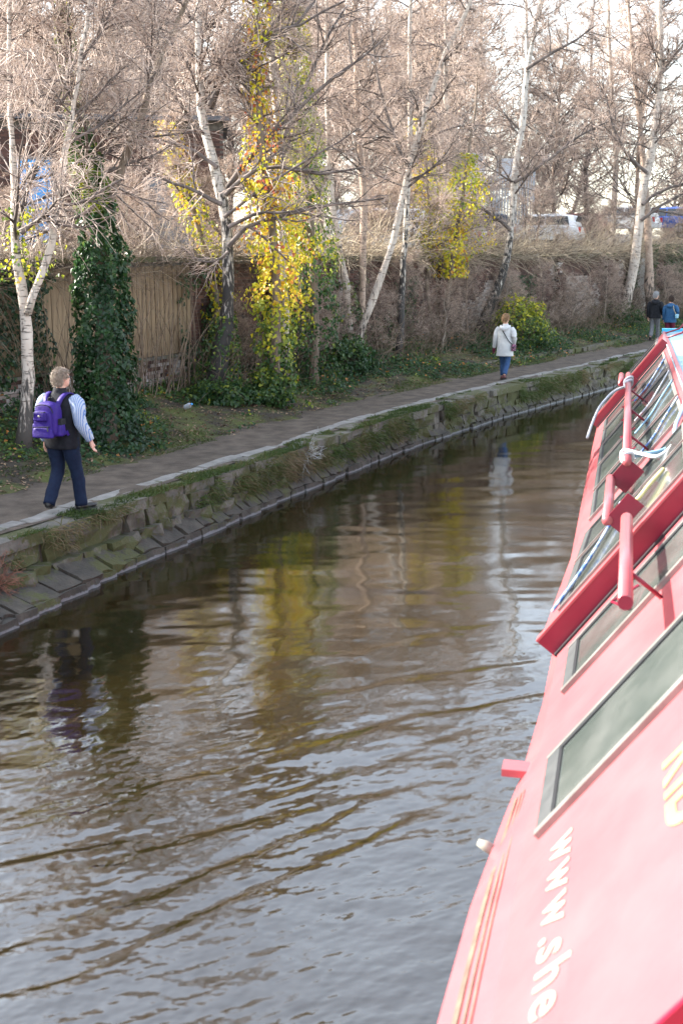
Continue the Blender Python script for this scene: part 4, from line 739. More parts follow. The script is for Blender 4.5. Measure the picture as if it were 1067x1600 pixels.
def loft_x(prof, ws):
    """side profile [(y,z)] with half-width per point -> closed body"""
    n = len(prof); V = np.array([(-w_, y, z) for (y, z), w_ in zip(prof, ws)] + [(w_, y, z) for (y, z), w_ in zip(prof, ws)], float)
    F4 = np.array([[i, (i+1) % n, (i+1) % n + n, i+n] for i in range(n)]); return V, F4, n
def car(label, x, y, z, rz, paint, van=False):
    o = empty('parked_car', (x, y, z), rz); tag(o, label, 'car', 'cars parked behind the wall')
    low = [(-2.05, .35), (-2.1, .62), (-2.0, .92), (-1.2, .98), (.75, .96), (1.7, .82), (2.05, .62), (2.05, .34)]
    V, F, n = loft_x(low, [.80, .84, .84, .86, .86, .80, .76, .78]); me = mesh_np('body', V, [F, np.array([list(range(n))[::-1]]), np.array([[i+n for i in range(n)]])], False); b = link('body', me, paint, o); rounded(b, .05, 2)
    top = [(-1.95, .94), (-1.75, 1.42), (-1.0, 1.50), (.1, 1.46), (.95, .95)] if not van else [(-2.0, .94), (-1.95, 1.85), (-1.0, 1.92), (.9, 1.85), (1.6, .93)]
    V, F, n = loft_x(top, [.78, .62, .6, .62, .78]); me = mesh_np('cabin', V, [F, np.array([list(range(n))[::-1]]), np.array([[i+n for i in range(n)]])], False); c = link('cabin', me, paint, o); rounded(c, .05, 2)
    zt = 1.38 if not van else 1.72
    for sx in (-1, 1):
        w0, w1 = .80, .66
        for y0, y1 in ((-1.5, -.55), (-.47, .5)):
            Vq = np.array([(sx*(w0-.005), y0-.1 if y0 < -1 else y0, 1.0), (sx*(w0-.005), y1+.22 if y1 > 0 else y1, 1.0), (sx*(w1+.005), y1-.1 if y1 > 0 else y1, zt), (sx*(w1+.005), y0, zt)]); Vq = np.concatenate([Vq, Vq + np.array([-.03*sx, 0, 0])])
            link('side_window', mesh_np('side_window', Vq, np.array([[0, 1, 2, 3], [4, 7, 6, 5], [0, 4, 5, 1], [1, 5, 6, 2], [2, 6, 7, 3], [3, 7, 4, 0]]), False), M['glass'], o)
        for wy in (-1.3, 1.3):
            a = np.linspace(0, 2*math.pi, 17)[:-1]
            t = obj('wheel', tubes(np.array([[(sx*.62, wy, .31), (sx*.70, wy, .31), (sx*.82, wy, .31), (sx*.84, wy, .31)]], float), np.array([[.30, .315, .315, .28]]), 16, True), M['tyre'], o, True)
            obj('rim', tubes(np.array([[(sx*.80, wy, .31), (sx*.846, wy, .31)]], float), np.array([[.2, .19]]), 12, True), M['alloy'], t)
        obj('headlight', [box((sx*.62, 1.98, .68), (.26, .12, .14))], M['lamp'], o); obj('tail_light', [box((sx*.70, -2.06, .78), (.2, .1, .24))], M['tail'], o)
    sl = .42/.5
    obj('windscreen', [box((0, .56, 1.2), (1.2, .03, .55), Matrix.Rotation(R(-58), 3, 'X'))], M['glass'], o)
    obj('rear_window', [box((0, -1.88, 1.2), (1.2, .03, .4), Matrix.Rotation(R(22), 3, 'X'))], M['glass'], o)
def carpaint(name, c): return pm(name, c, None, rough=.25, spec=.6)
white, silver, dark, red, blue, pink = (carpaint(n, c) for n, c in (('white_paint_car', (.72, .73, .75)), ('silver_paint', (.42, .45, .48)), ('dark_paint', (.05, .06, .08)), ('red_paint', (.22, .04, .04)), ('blue_paint', (.06, .12, .40)), ('pink_paint', (.60, .10, .18))))
def carpark(px_x, y, d_guess): return upper_z(np.array(d_guess))
for lab, x, y, z, rz, pt, vn_ in [
    ('white van glimpsed through the stems at centre', .9, 43.0, 3.55, 75, white, True),
    ('silver car behind the leaning white birch', 3.6, 49.0, 3.85, 68, silver, False),
    ('dark car with a pale roof line left of the leaning dark birch', 5.6, 55.6, 4.15, 80, dark, False),
    ('white car in front of the palisade fence', 8.9, 57.0, 4.15, 70, white, False),
    ('red car among the far parked cars at right', 12.2, 66.5, 4.45, 62, red, False),
    ('white car seen left of the clean white birch', 14.6, 66.0, 4.8, 60, white, False),
    ('blue car behind the clean white birch', 18.0, 70.5, 4.9, 58, blue, False),
    ('pink red car at the right edge above the ivy', 20.6, 70.0, 4.6, 60, pink, False)]:
    car(lab, x, y, z, R(rz), pt, vn_)
# blue tarpaulin-like litter bottle on the verge
lx, ly = off(38.3, 3.3); lz = float(verge_z(np.array([38.3]), np.array([3.3]))[0])
lb = empty('litter_bottle', (float(lx), float(ly), lz + .05)); tag(lb, 'small pale plastic bottle lying in the ivy left of the big birch', 'bottle'); lb.rotation_euler = (R(70), 0, R(40))
M['plastic'] = pm('pale_plastic', (.55, .60, .68), None, rough=.3)
obj('bottle_body', tube1([(0, 0, 0, .045), (0, 0, .02, .05), (0, 0, .16, .05), (0, 0, .21, .02), (0, 0, .24, .018)], .05, 10), M['plastic'], lb, True); obj('cap', tube1([(0, 0, .235), (0, 0, .26)], .021, 8), M['blue_door'], lb)

# ---------------------------------------------------------------- the red trip boat (local frame: x across, y towards the bow, z up)
BYAW = R(13.07)
boat = empty('trip_boat', (0, 0, 0), -BYAW); tag(boat, 'red canal trip boat with sloping glazed side and pale blue roof', 'boat')
E0u, E0z, E1u, E1z = -.42, .87, .725, 2.37
SL = math.hypot(E1u-E0u, E1z-E0z); du, dz = (E1u-E0u)/SL, (E1z-E0z)/SL
def SP(s, t, o=0.0): return (E0u + du*t - dz*o, s, E0z + dz*t + du*o)
SROT = np.array([[0, du, -dz], [-1, 0, 0], [0, dz, du]])      # columns: text right (-y), up the slope, outward normal
def plate(s0, s1, t0, t1, o0, o1, o0b=None, o1b=None):
    """a slab on the sloping side; offsets may differ at the far end (b)"""
    o0b = o0 if o0b is None else o0b; o1b = o1 if o1b is None else o1b
    V = np.array([SP(s0, t0, o0), SP(s1, t0, o0b), SP(s1, t1, o0b), SP(s0, t1, o0), SP(s0, t0, o1), SP(s1, t0, o1b), SP(s1, t1, o1b), SP(s0, t1, o1)])
    F = np.array([[0, 1, 2, 3], [4, 7, 6, 5], [0, 4, 5, 1], [1, 5, 6, 2], [2, 6, 7, 3], [3, 7, 4, 0]]); return V, [F]
M['paint'] = pm('faded_sunlit_red_paint', (.33, .064, .074), (.40, .090, .098), 1.6, .38, .0015, 14, spec=.5, lo=.3, hi=.7)  # boat red made paler for its sunlit faces
M['crimson'] = pm('crimson_and_shaded_red_paint', (.17, .005, .022), (.21, .009, .030), 3, .3, spec=.5)  # small red fittings, and the boat red with shade put in for its fronts
M['pane'] = pm('dusty_green_glass', (.050, .060, .056), (.092, .100, .095), 2.2, .10, spec=.6, stretch=(1, 1, 1), detail=3)
M['alu'] = pm('aluminium_frame', (.17, .165, .155), (.24, .235, .22), 4, .35, metal=.3)
M['frame_dark'] = pm('weathered_grey_frame', (.028, .031, .033), (.050, .053, .055), 6, .6)
M['seal'] = pm('black_seal_and_shade', (.015, .015, .018), None, rough=.6)  # window rubber, and the painted shade strip under the vent panels
M['roof_blue'] = pm('pale_blue_roof_paint', (.17, .30, .35), (.24, .38, .43), 4, .45, .001, 18)
M['roof_trim'] = pm('bright_blue_trim', (.04, .36, .58), None, rough=.4)
M['cream'] = pm('cream_lettering', (.25, .20, .085), (.30, .25, .12), 6, .5)
M['white_letter'] = pm('white_lettering', (.26, .245, .205), None, rough=.5)
M['coach'] = pm('dull_gold_line', (.10, .060, .045), (.15, .11, .08), 6, .5)
M['hull'] = pm('dark_hull_paint', (.03, .03, .035), (.07, .06, .06), 4, .5, .002)
M['rope_white'] = pm('white_rope', (.40, .40, .42), (.52, .52, .54), 20, .8, .002, 60)
M['rope_blue'] = pm('blue_and_white_rope', (.08, .15, .36), (.34, .38, .46), 9, .8, .002, 60, lo=.45, hi=.52)
M['rope_pale'] = pm('pale_blue_hose', (.16, .30, .42), (.24, .38, .50), 4, .45)
S_END = 26.4
# hull, gunwale and cabin shell
gs = np.array([-4, 0, 4.9, 5.9, 7.0, 7.6, 9, 14, 22, 26.4, 29, 31, 32.3]); gu = np.array([-.66, -.66, -.65, -.63, -.56, -.51, -.46, -.46, -.46, -.44, -.05, .65, 1.40]); MID = 1.46
def hull_rows(z, k=1.0): return [(u_ if z > .3 else MID + (u_-MID)*k, s_, z) for s_, u_ in zip(gs, gu)] + [(2*MID - (u_ if z > .3 else MID + (u_-MID)*k), s_, z) for s_, u_ in zip(gs[::-1], gu[::-1])]
rows = [hull_rows(-.45, .9), hull_rows(.05, .97), hull_rows(.6)]; n = len(rows[0])
V = np.array(sum(rows, []), float); F = np.array([[k*n+i, k*n+(i+1) % n, (k+1)*n+(i+1) % n, (k+1)*n+i] for k in range(2) for i in range(n)])
link('hull', mesh_np('hull', V, [F, np.arange(2*n, 3*n)[None]], False), M['hull'], boat)
gp = np.array([(u_, s_, .615) for s_, u_ in zip(gs, gu)]); V = []; 
for (u_, s_) in zip(gu, gs):
    e = E0u if s_ <= S_END + .1 else u_ + .06
    V += [(u_ - .03, s_, .55), (u_ - .035, s_, .64), (e + .01, s_, E0z + .006 if s_ <= S_END + .1 else .66)]
V = np.array(V); m_ = len(gs); F = np.array([[i*3+j, i*3+j+1, i*3+j+4, i*3+j+3] for i in range(m_-1) for j in range(2)])
link('gunwale', mesh_np('gunwale', V, F, False), M['paint'], boat)
for j, (f0, f1) in enumerate(((.30, .40), (.50, .54), (.62, .65))):
    V = []
    for s_ in np.linspace(2.5, 7.1, 14):
        u_ = np.interp(s_, gs, gu) - .035; 
        for f in (f0, f1): V.append((u_ + (E0u - u_)*f - .004, s_, .64 + (E0z - .64)*f + .006))
    V = np.array(V); F = np.array([[2*i, 2*i+1, 2*i+3, 2*i+2] for i in range(13)]); link('coach_line', mesh_np('coach_line', V, F, False), M['coach'], boat)
# cabin shell cross-section: near side, roof, far side
def shell(s0, s1, inset=0.0):
    sec = [(E0u, .62), (E0u, E0z), (E1u, E1z), (MID, E1z + .06), (2*MID - E1u, E1z), (2*MID - E0u, E0z), (2*MID - E0u, .62)]
    V = np.array([(u_, s_, z) for s_ in (s0, s1) for u_, z in sec]); k = len(sec); F = np.array([[i, i+1, i+1+k, i+k] for i in range(k-1)]); return V, [F, np.array([list(range(k))]), np.array([list(range(2*k-1, k-1, -1))])]
obj('cabin', [shell(-3.5, S_END)], M['paint'], boat)
# roof in boards
V0 = [(E1u - .02, 2.37 + .012), (MID, 2.43 + .014), (2*MID - E1u + .02, 2.37 + .012)]
for i, s_ in enumerate(np.arange(-3.4, S_END - .4, .62)):
    V = np.array([(u_, y, z + h) for y in (s_, s_ + .612) for h in (0, .018) for u_, z in V0]); 
    F = np.array([[3, 4, 10, 9], [4, 5, 11, 10], [0, 6, 7, 1], [1, 7, 8, 2], [0, 3, 9, 6], [2, 8, 11, 5], [0, 1, 4, 3], [1, 2, 5, 4], [6, 9, 10, 7], [7, 10, 11, 8]]); link('roof_board', mesh_np('roof_board', V, F, False), M['roof_blue'], boat)
obj('roof_edge_trim', [box((E1u + .02, (S_END-3.5)/2, 2.40), (.05, S_END + 3.3, .05))], M['paint'], boat)
obj('roof_end_trim', [box((MID, S_END - .2, 2.44), (1.5, .25, .07))], M['roof_trim'], boat)
for s_ in (S_END - .9, S_END - 2.2):
    obj('roof_hook', [tube1([(E1u + .02, s_, 2.42), (E1u + .30, s_, 2.52), (E1u + .40, s_ + .03, 2.64)], .018, 6)], M['crimson'], boat, True)
# windows
def window(s0, s1, t0, t1, o=(0, 0), endw=.06, fw=.03, dark_end=None):
    def oo(s_): return o[0] + (o[1]-o[0])*(s_-s0)/(s1-s0)
    fr = obj('window', [plate(s0, s0+fw*1.4, t0, t1, oo(s0)-.01, oo(s0)+.035, oo(s0+fw)-.01, oo(s0+fw)+.035), plate(s1-fw, s1, t0, t1, oo(s1-fw)-.01, oo(s1-fw)+.03, oo(s1)-.01, oo(s1)+.03),
                        plate(s0+fw*1.4, s1-fw, t1-.05, t1, oo(s0)-.01, oo(s0)+.03, oo(s1)-.01, oo(s1)+.03)], M['alu'], boat)
    obj('end_frame', [plate(s0+fw*1.4, s1-fw, t0, t0+endw, oo(s0)-.01, oo(s0)+.028, oo(s1)-.01, oo(s1)+.028)], M['frame_dark'], fr)
    obj('seal', [plate(s0+fw*1.4, s0+fw*1.4+.018, t0+endw, t1-.05, oo(s0)-.01, oo(s0)+.022), plate(s1-fw-.035, s1-fw, t0+endw, t1-.05, oo(s1)-.01, oo(s1)+.024), plate(s0+.06, s1-.06, t0+endw, t0+endw+.015, oo(s0)-.01, oo(s0)+.022, oo(s1)-.01, oo(s1)+.022)], M['seal'], fr)
    obj('pane', [plate(s0+.02, s1-.02, t0+.02, t1-.02, oo(s0)-.02, oo(s0)+.012, oo(s1)-.02, oo(s1)+.012)], M['pane'], fr)
    return fr
window(6.06, 7.13, .15, 1.78, endw=.125, fw=.045)
window(8.2, 9.22, .19, 1.78, endw=.11, fw=.04)
# raised tilted vent panel with two windows, front edge in the shaded red
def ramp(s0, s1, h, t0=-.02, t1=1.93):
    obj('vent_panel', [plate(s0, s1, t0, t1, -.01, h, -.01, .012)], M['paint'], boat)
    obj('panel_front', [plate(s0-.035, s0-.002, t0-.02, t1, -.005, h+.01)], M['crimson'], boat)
    obj('panel_shade_strip', [plate(s0-.10, s0-.04, t0, t1, -.005, .02)], M['seal'], boat)  # black strip standing in for the shadow gap at the panel foot
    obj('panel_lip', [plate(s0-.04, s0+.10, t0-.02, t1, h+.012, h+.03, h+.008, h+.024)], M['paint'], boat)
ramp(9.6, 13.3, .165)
window(9.85, 11.55, .20, 1.80, (.156, .088), .12); window(11.65, 13.1, .20, 1.80, (.082, .022), .10)
for a, b in ((13.85, 15.5), (15.62, 17.35), (17.47, 19.2), (19.32, 20.9), (21.02, 22.3)): window(a, b, .2, 1.8, endw=.07)
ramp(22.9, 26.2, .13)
window(23.15, 24.5, .2, 1.78, (.122, .075), .07); window(24.6, 25.9, .2, 1.78, (.072, .02), .07)
# raised hatch nearest the camera
obj('hatch', [plate(3.40, 4.32, .615, 1.86, -.01, .07)], M['paint'], boat); obj('hatch_front', [plate(3.37, 3.398, .6, 1.86, -.005, .075)], M['crimson'], boat)  # hatch front takes the darker red, shade put into its colour
# handrail in three runs, stepped round the vent panels
def rail(pts, name='handrail', r=.046):
    return obj(name, [tube1([SP(*p) for p in pts], r, 12)], M['paint'], boat, True)
rail([(7.2, 1.2, .30), (9.6, 1.2, .30)]); rail([(10.4, .945, .30), (12.4, .945, .30)]); rail([(12.3, 1.19, .30), (21.2, 1.19, .30)]); rail([(21.3, .98, .29), (22.9, .98, .29)])
obj('rail_end_cap', [tube1([SP(7.188, 1.2, .30), SP(7.2, 1.2, .30)], .047, 14)], M['crimson'], boat)  # pipe end in the darker red, standing for its shaded face
for s_, ta, tb in ((10.42, .93, 1.24), (12.35, .93, 1.22), (21.25, .96, 1.22)):
    obj('rail_plate', [plate(s_-.012, s_+.012, ta, tb, .10, .32)], M['crimson'], boat)
for s_ in (8.0, 14.2, 16.6, 19.0): obj('rail_post', [tube1([SP(s_, 1.2, 0), SP(s_, 1.2, .28)], .016, 6)], M['crimson'], boat, True)
# small red window stays
def stay(s_, t_, l=.20):
    obj('window_stay', [tube1([SP(s_, t_ + l*1.1, .03), SP(s_ - .02, t_, .10), SP(s_ - l*1.6, t_ + l*.55, .04)], .011, 6)], M['crimson'], boat)
for s_ in (8.75, 13.5, 15.2, 16.9, 18.6, 20.2): stay(s_, .80)
obj('fender_tab', [box((-.56, 7.55, .72), (.2, .16, .05))], M['paint'], boat); 
cl = obj('cleat', [tube1([(-.60, 6.6, .60, .03), (-.66, 6.6, .64, .035), (-.71, 6.6, .66, .02)], .03, 8)], M['white_letter'], boat, True)
# lettering
def letters(text, s_start, t_base, size, m, shear=0.0, sp=1.0, o=.004, name='letter', bold=0.0):
    adv = 0.0
    for ch in text:
        cu = bpy.data.curves.new('letter', 'FONT'); cu.body = ch; cu.size = size; cu.shear = shear; cu.offset = bold; cu.extrude = .002
        tmp = bpy.data.objects.new('letter', cu); col.objects.link(tmp); bpy.context.view_layer.update()
        dg = bpy.context.evaluated_depsgraph_get(); me = bpy.data.meshes.new_from_object(tmp.evaluated_get(dg)); bpy.data.objects.remove(tmp)
        x = np.array([v.co.x for v in me.vertices]); wch = (x.max() if len(x) else .3*size)
        ob = link(name, me, None, boat); me.materials.clear(); me.materials.append(m)
        mt = Matrix(SROT.tolist()).to_4x4(); mt.translation = Vector(SP(s_start - adv, t_base, o)); ob.matrix_local = mt
        adv += (wch + .07*size) * sp
letters('www.she', 5.80, .30, .34, M['white_letter'], .35, .92, bold=.004)
letters('RID', 5.43, 1.13, .44, M['cream'], 0, 1.0, bold=.012)
# ropes and ribbons tied to the rail and laid over the windows
def rope(name, label, pts, r, m, k=24, grp=None):
    pts_w = np.array([SP(*p) for p in pts]); c, s_ = math.cos(-BYAW), math.sin(-BYAW); Wd = np.stack([pts_w[:, 0]*c - pts_w[:, 1]*s_, pts_w[:, 0]*s_ + pts_w[:, 1]*c, pts_w[:, 2]], 1)
    o = obj(name, [tube1(Wd, r, 7, k)], m, None, True); tag(o, label, 'rope', grp); return o
rope('rope', 'white rope coil knotted round the far handrail with a loose tail', [(19.6, 1.19, .36), (19.7, 1.27, .30), (19.8, 1.19, .24), (19.9, 1.11, .30), (20.0, 1.19, .36), (20.1, 1.28, .30), (20.2, 1.18, .24), (20.1, 1.0, .34), (19.6, .75, .42), (18.8, .5, .40), (18.3, .32, .34)], .022, M['rope_white'], 60)
rope('rope', 'white rope knotted round the handrail beside the jog', [(12.5, 1.19, .36), (12.55, 1.26, .30), (12.6, 1.19, .24), (12.65, 1.12, .30), (12.7, 1.19, .365), (12.6, 1.3, .22), (12.4, 1.42, .09), (12.6, 1.62, .03), (12.9, 1.85, .03)], .02, M['rope_white'], 50)
rope('hose', 'pale blue hose curving from the handrail up to the roof', [(12.9, 1.14, .30), (12.7, 1.26, .22), (12.8, 1.42, .06), (13.5, 1.7, .045), (14.4, 1.95, .06)], .026, M['rope_pale'], 30)
rope('rope', 'yellowish rope end tucked behind the stepped handrail', [(10.9, 1.05, .2), (10.7, 1.2, .19), (10.9, 1.36, .17), (11.1, 1.5, .14)], .02, pm('straw_rope', (.6, .5, .22), (.7, .6, .3), 9, .8), 20)
rope('rope', 'blue and white rope lying across the lower window of the vent panel', [(9.95, .14, .20), (10.4, .45, .18), (11.2, .75, .15), (11.9, .9, .13)], .016, M['rope_blue'], 30)
for i, s_ in enumerate((14.4, 15.3, 16.4, 17.6, 18.6, 19.9)):
    if i in (1, 4): continue
    rope('rope', ['blue and white rope slanting over the panes, nearest the vent panel', 'pale rope over the second pane beyond the vent panel', 'blue rope over the third pane beyond the vent panel', 'white rope over the fourth pane from the vent panel', 'blue and white rope over the fifth pane from the vent panel', 'blue rope nearest the far knotted rope'][i],
         [(s_ - .3, 1.05, .06), (s_, 1.3, .035), (s_ + .5, 1.55, .035), (s_ + .8 + .2*(i % 2), 1.8, .045)], .013, M[('rope_blue', 'rope_pale', 'rope_pale', 'rope_white', 'rope_blue', 'rope_blue')[i]], 20)

# ---------------------------------------------------------------- people
def ell_loft(rings, seg=24, wr=0.0, seed=0, power=1.0):
    """rings: (cx, cy, z, rx, ry); returns closed loft"""
    r_ = np.array(rings, float); k = len(r_); a = np.linspace(0, 2*math.pi, seg, endpoint=False)
    ca = np.sign(np.cos(a))*np.abs(np.cos(a))**power; sa = np.sign(np.sin(a))*np.abs(np.sin(a))**power
    V = np.stack([r_[:, None, 0] + r_[:, None, 3]*ca, r_[:, None, 1] + r_[:, None, 4]*sa, np.repeat(r_[:, None, 2], seg, 1)], -1)
    if wr:
        n_ = wr*(vnoise(np.repeat(a[None]*2.2, k, 0) + seed, np.repeat(r_[:, None, 2]*9, seg, 1) + np.sin(a)[None]*1.5, seed) + .5*vnoise(np.repeat(a[None]*4, k, 0), np.repeat(r_[:, None, 2]*22, seg, 1), seed+1))
        V[..., 0] += n_*np.cos(a); V[..., 1] += n_*np.sin(a)
    V = V.reshape(-1, 3); i, j = np.meshgrid(np.arange(k-1), np.arange(seg), indexing='ij'); j2 = (j+1) % seg
    F = np.stack([i*seg+j, i*seg+j2, (i+1)*seg+j2, (i+1)*seg+j], -1).reshape(-1, 4); return V, [F, np.arange(seg)[::-1][None], ((k-1)*seg + np.arange(seg))[None]]
def dens(rings, k):
    r_ = np.array(rings, float); t = np.linspace(0, len(r_)-1, k); return np.stack([np.interp(t, np.arange(len(r_)), r_[:, c]) for c in range(r_.shape[1])], 1)
def limb(pts, seg=14, k=22, wr=0.0, seed=0):
    p = resample(pts, k); V, F = tubes(p[None, :, :3], p[None, :, 3], seg, True)
    if wr:
        c = np.repeat(p[:, :3], seg, 0); d_ = norm(V - c); a = np.tile(np.arange(seg)*2*math.pi/seg, k); zz = np.repeat(np.arange(k), seg)
        V = V + d_*(wr*(vnoise(a*1.0 + np.sin(a), zz*.55, seed) + .5*vnoise(a*2, zz*1.1, seed+1)))[:, None]
    return V, F
def ball(c, r_, n=10, rot=None):
    z = np.linspace(-1, 1, n); z = np.sin(z*math.pi/2); rg = [(0, 0, z_*r_[2], max(1e-3, math.sqrt(max(0, 1-z_*z_)))*r_[0], max(1e-3, math.sqrt(max(0, 1-z_*z_)))*r_[1]) for z_ in z]
    V, F = ell_loft(rg, 12); 
    if rot is not None: V = V @ np.array(rot).T
    return V + np.array(c), F
def hand(wrist, d, side, thumb_dir, curl=.35):
    """five fingers rooted in a palm; d: direction of the hand, side: across the palm, towards the thumb"""
    w_ = np.array(wrist, float); d = np.array(d, float); d /= np.linalg.norm(d); s_ = np.array(side, float); s_ -= (s_@d)*d; s_ /= np.linalg.norm(s_); nrm = np.cross(d, s_)
    out = [limb([(*(w_ - d*.03), .026), (*(w_ + d*.02), .027), (*(w_ + d*.05), .030), (*(w_ + d*.085), .026)], 10, 10)]
    out.append(limb([(*(w_ + d*.03 + s_*.018), .018), (*(w_ + d*.09 + s_*.026), .013)], 8, 6)); out.append(limb([(*(w_ + d*.03 - s_*.018), .018), (*(w_ + d*.085 - s_*.028), .013)], 8, 6))
    for q, (o_, l) in enumerate(zip((.030, .010, -.010, -.029), (.070, .080, .074, .058))):
        b = w_ + d*.08 + s_*o_; p1 = b + (d*math.cos(curl*.6) + nrm*math.sin(curl*.6))*l*.45; p2 = p1 + (d*math.cos(curl*1.5) + nrm*math.sin(curl*1.5))*l*.32; p3 = p2 + (d*math.cos(curl*2.3) + nrm*math.sin(curl*2.3))*l*.26
        out.append(limb([(*(b - d*.02), .010), (*b, .0098), (*p1, .0092), (*p2, .0085), (*p3, .0065)], 8, 10))
    tb = w_ + d*.03 + s_*.024; t1 = tb + (s_*.65 + d*.75)*.035 + nrm*.006; t2 = t1 + (s_*.25 + d*.95)*.032 + nrm*.010
    out.append(limb([(*(tb - s_*.01), .013), (*tb, .0125), (*t1, .011), (*t2, .008)], 8, 8)); return out
def head_parts(c, turn=0.0, tilt=0.0, female=False):
    f = .95 if female else 1.0
    rg = [(0, .030, -.118, .022, .026), (0, .026, -.108, .042, .052), (0, .016, -.085, .060, .078), (0, .008, -.05, .069, .092), (0, .002, -.01, .075, .098), (0, -.004, .03, .077, .100), (0, -.008, .07, .071, .092), (0, -.010, .098, .053, .070), (0, -.010, .115, .028, .038), (0, -.010, .120, .006, .008)]
    P = [ell_loft(dens([(a*f, b*f, z*f, x*f, y*f) for a, b, z, x, y in rg], 22), 22)]
    P.append(ball((0, .103*f, -.022*f), (.013, .018, .024), 8)); P.append(ball((0, .088*f, -.062*f), (.024, .012, .008), 6)); P.append(ball((0, .088*f, .018*f), (.045, .012, .010), 6))
    for sx in (-1, 1): P.append(ball((sx*.079*f, -.008, -.012), (.010, .022, .032), 8))
    P.append(limb([(0, -.035, -.20, .062), (0, -.022, -.13, .056), (0, -.01, -.06, .055)], 14, 8))
    Rm = np.array((Matrix.Rotation(-turn, 3, 'Z') @ Matrix.Rotation(tilt, 3, 'X')))
    return [(V @ Rm.T + np.array(c), F) for V, F in P], Rm
def hair_part(c, Rm, m, parent, female=False, length=0.0, seed=0, thick=.016):
    # strand clumps swept over a cap so the outline is uneven
    r_ = np.random.default_rng(seed); n = 2600; u = norm(r_.normal(size=(n, 3))); keep = (u[:, 2] > -.05 - length) & ~((u[:, 1] > .45) & (u[:, 2] < .55)) & ~((np.abs(u[:, 0]) > .8) & (u[:, 2] < .05) & (u[:, 1] > -.2)); keep |= (u[:, 1] < -.35) & (u[:, 2] > -.62 - length)
    u = u[keep]; p = u*np.array([.082, .106, .122]) + np.array([0, -.006, .002]); d_ = norm(np.stack([u[:, 0]*.5, u[:, 1]*.4 - .3, -.55 + .1*u[:, 2]], 1) + r_.normal(0, .35, (len(u), 3)))
    P = grow(p, d_ - u*(d_*u).sum(-1, keepdims=True)*.8 + u*.25, r_.uniform(.025, .05, len(u)), 4, .12, -.05, r_); Rd = r_.uniform(.003, .0055, len(u))[:, None]*np.array([1, 1, .8, .3])
    cap = ell_loft(dens([(0, -.018, -.075 - .03*length, .060, .068), (0, -.020, -.03, .072, .085), (0, -.014, .02, .079, .096), (0, -.008, .06, .076, .097), (0, -.008, .095, .060, .078), (0, -.008, .118, .033, .044), (0, -.008, .126, .008, .010)], 16), 18, .004, seed)
    V, F = merge([tubes(P, Rd, 3), cap]); return link('hair', mesh_np('hair', V @ Rm.T + np.array(c), F, True), m, parent)
def person(label, x, y, z, az, sc):
    o = empty('person', (x, y, z), -R(az)); o.scale = (sc, sc, sc); tag(o, label, 'person'); return o
def body(parent, parts, skin, voxel=.010):
    b = obj('body', parts, skin, parent, True); m = b.modifiers.new('remesh', 'REMESH'); m.mode = 'VOXEL'; m.voxel_size = voxel; m.use_smooth_shade = True
    s_ = b.modifiers.new('smooth', 'SMOOTH'); s_.factor = .5; s_.iterations = 3; return b
def shoe(ankle, toe_az, pitch, m, parent, sole):
    """ankle: ankle point above the heel; toe direction; pitch>0 lifts the heel"""
    rg = [(-.07, .035, .030), (-.05, .045, .040), (0, .046, .046), (.06, .044, .038), (.12, .048, .028), (.17, .045, .024), (.205, .028, .018)]
    V = []; seg = 12
    for yy, hw, hh in rg:
        for q in range(seg): a = 2*math.pi*q/seg; V.append((hw*math.cos(a), yy, -.055 + max(-.03, hh*math.sin(a)) + .02))
    V = np.array(V); k = len(rg); i, j = np.meshgrid(np.arange(k-1), np.arange(seg), indexing='ij'); j2 = (j+1) % seg
    F = [np.stack([i*seg+j, i*seg+j2, (i+1)*seg+j2, (i+1)*seg+j], -1).reshape(-1, 4)[:, ::-1], np.arange(seg)[None], ((k-1)*seg+np.arange(seg))[::-1][None]]
    Rm = np.array(Matrix.Rotation(-toe_az, 3, 'Z') @ Matrix.Rotation(-pitch, 3, 'X')); s_ = obj('shoe', [(V @ Rm.T + np.array(ankle), F)], m, parent, True)
    V2 = np.array([(hw*1.05*sx, yy, zz) for yy, hw, hh in rg for zz in (-.085, -.060) for sx in (-1, 1)]); F2 = []
    for i in range(k-1): b_ = i*4; F2 += [[b_, b_+1, b_+5, b_+4][::-1], [b_+2, b_+6, b_+7, b_+3][::-1], [b_, b_+4, b_+6, b_+2][::-1], [b_+1, b_+3, b_+7, b_+5][::-1]]
    F2 += [[0, 2, 3, 1], [4*k-4, 4*k-3, 4*k-1, 4*k-2]]
    obj('sole', [(V2 @ Rm.T + np.array(ankle), [np.array(F2)])], sole, s_)
def eyes(c, Rm, parent, f=1.0):
    for sx in (-1, 1):
        V, F = ball((sx*.031*f, .088*f, .0), (.012, .010, .009), 6); link('eye', mesh_np('eye', V @ Rm.T + np.array(c), F, True), M['eye'], parent)
def fabric(name, c1, c2, sc=18, rough=.85): return pm(name, c1, c2, sc, rough, .003, 40, spec=.25)
M['skin'] = pm('skin', (.50, .27, .20), (.58, .34, .26), 12, .5, spec=.4); M['eye'] = pm('eye_white', (.7, .7, .68), None, rough=.2); M['sole'] = pm('shoe_sole', (.03, .028, .026), None, rough=.8)
M['navy'] = fabric('navy_cotton', (.0035, .0085, .026), (.006, .014, .038)); M['black'] = fabric('black_fleece', (.006, .007, .011), (.013, .014, .019)); M['purple'] = fabric('purple_nylon', (.018, .006, .115), (.030, .010, .165), 10, .6)
M['strap_black'] = fabric('black_webbing', (.010, .010, .012), (.02, .02, .022)); M['shoe_black'] = pm('black_leather', (.012, .012, .013), (.02, .02, .02), 8, .4)
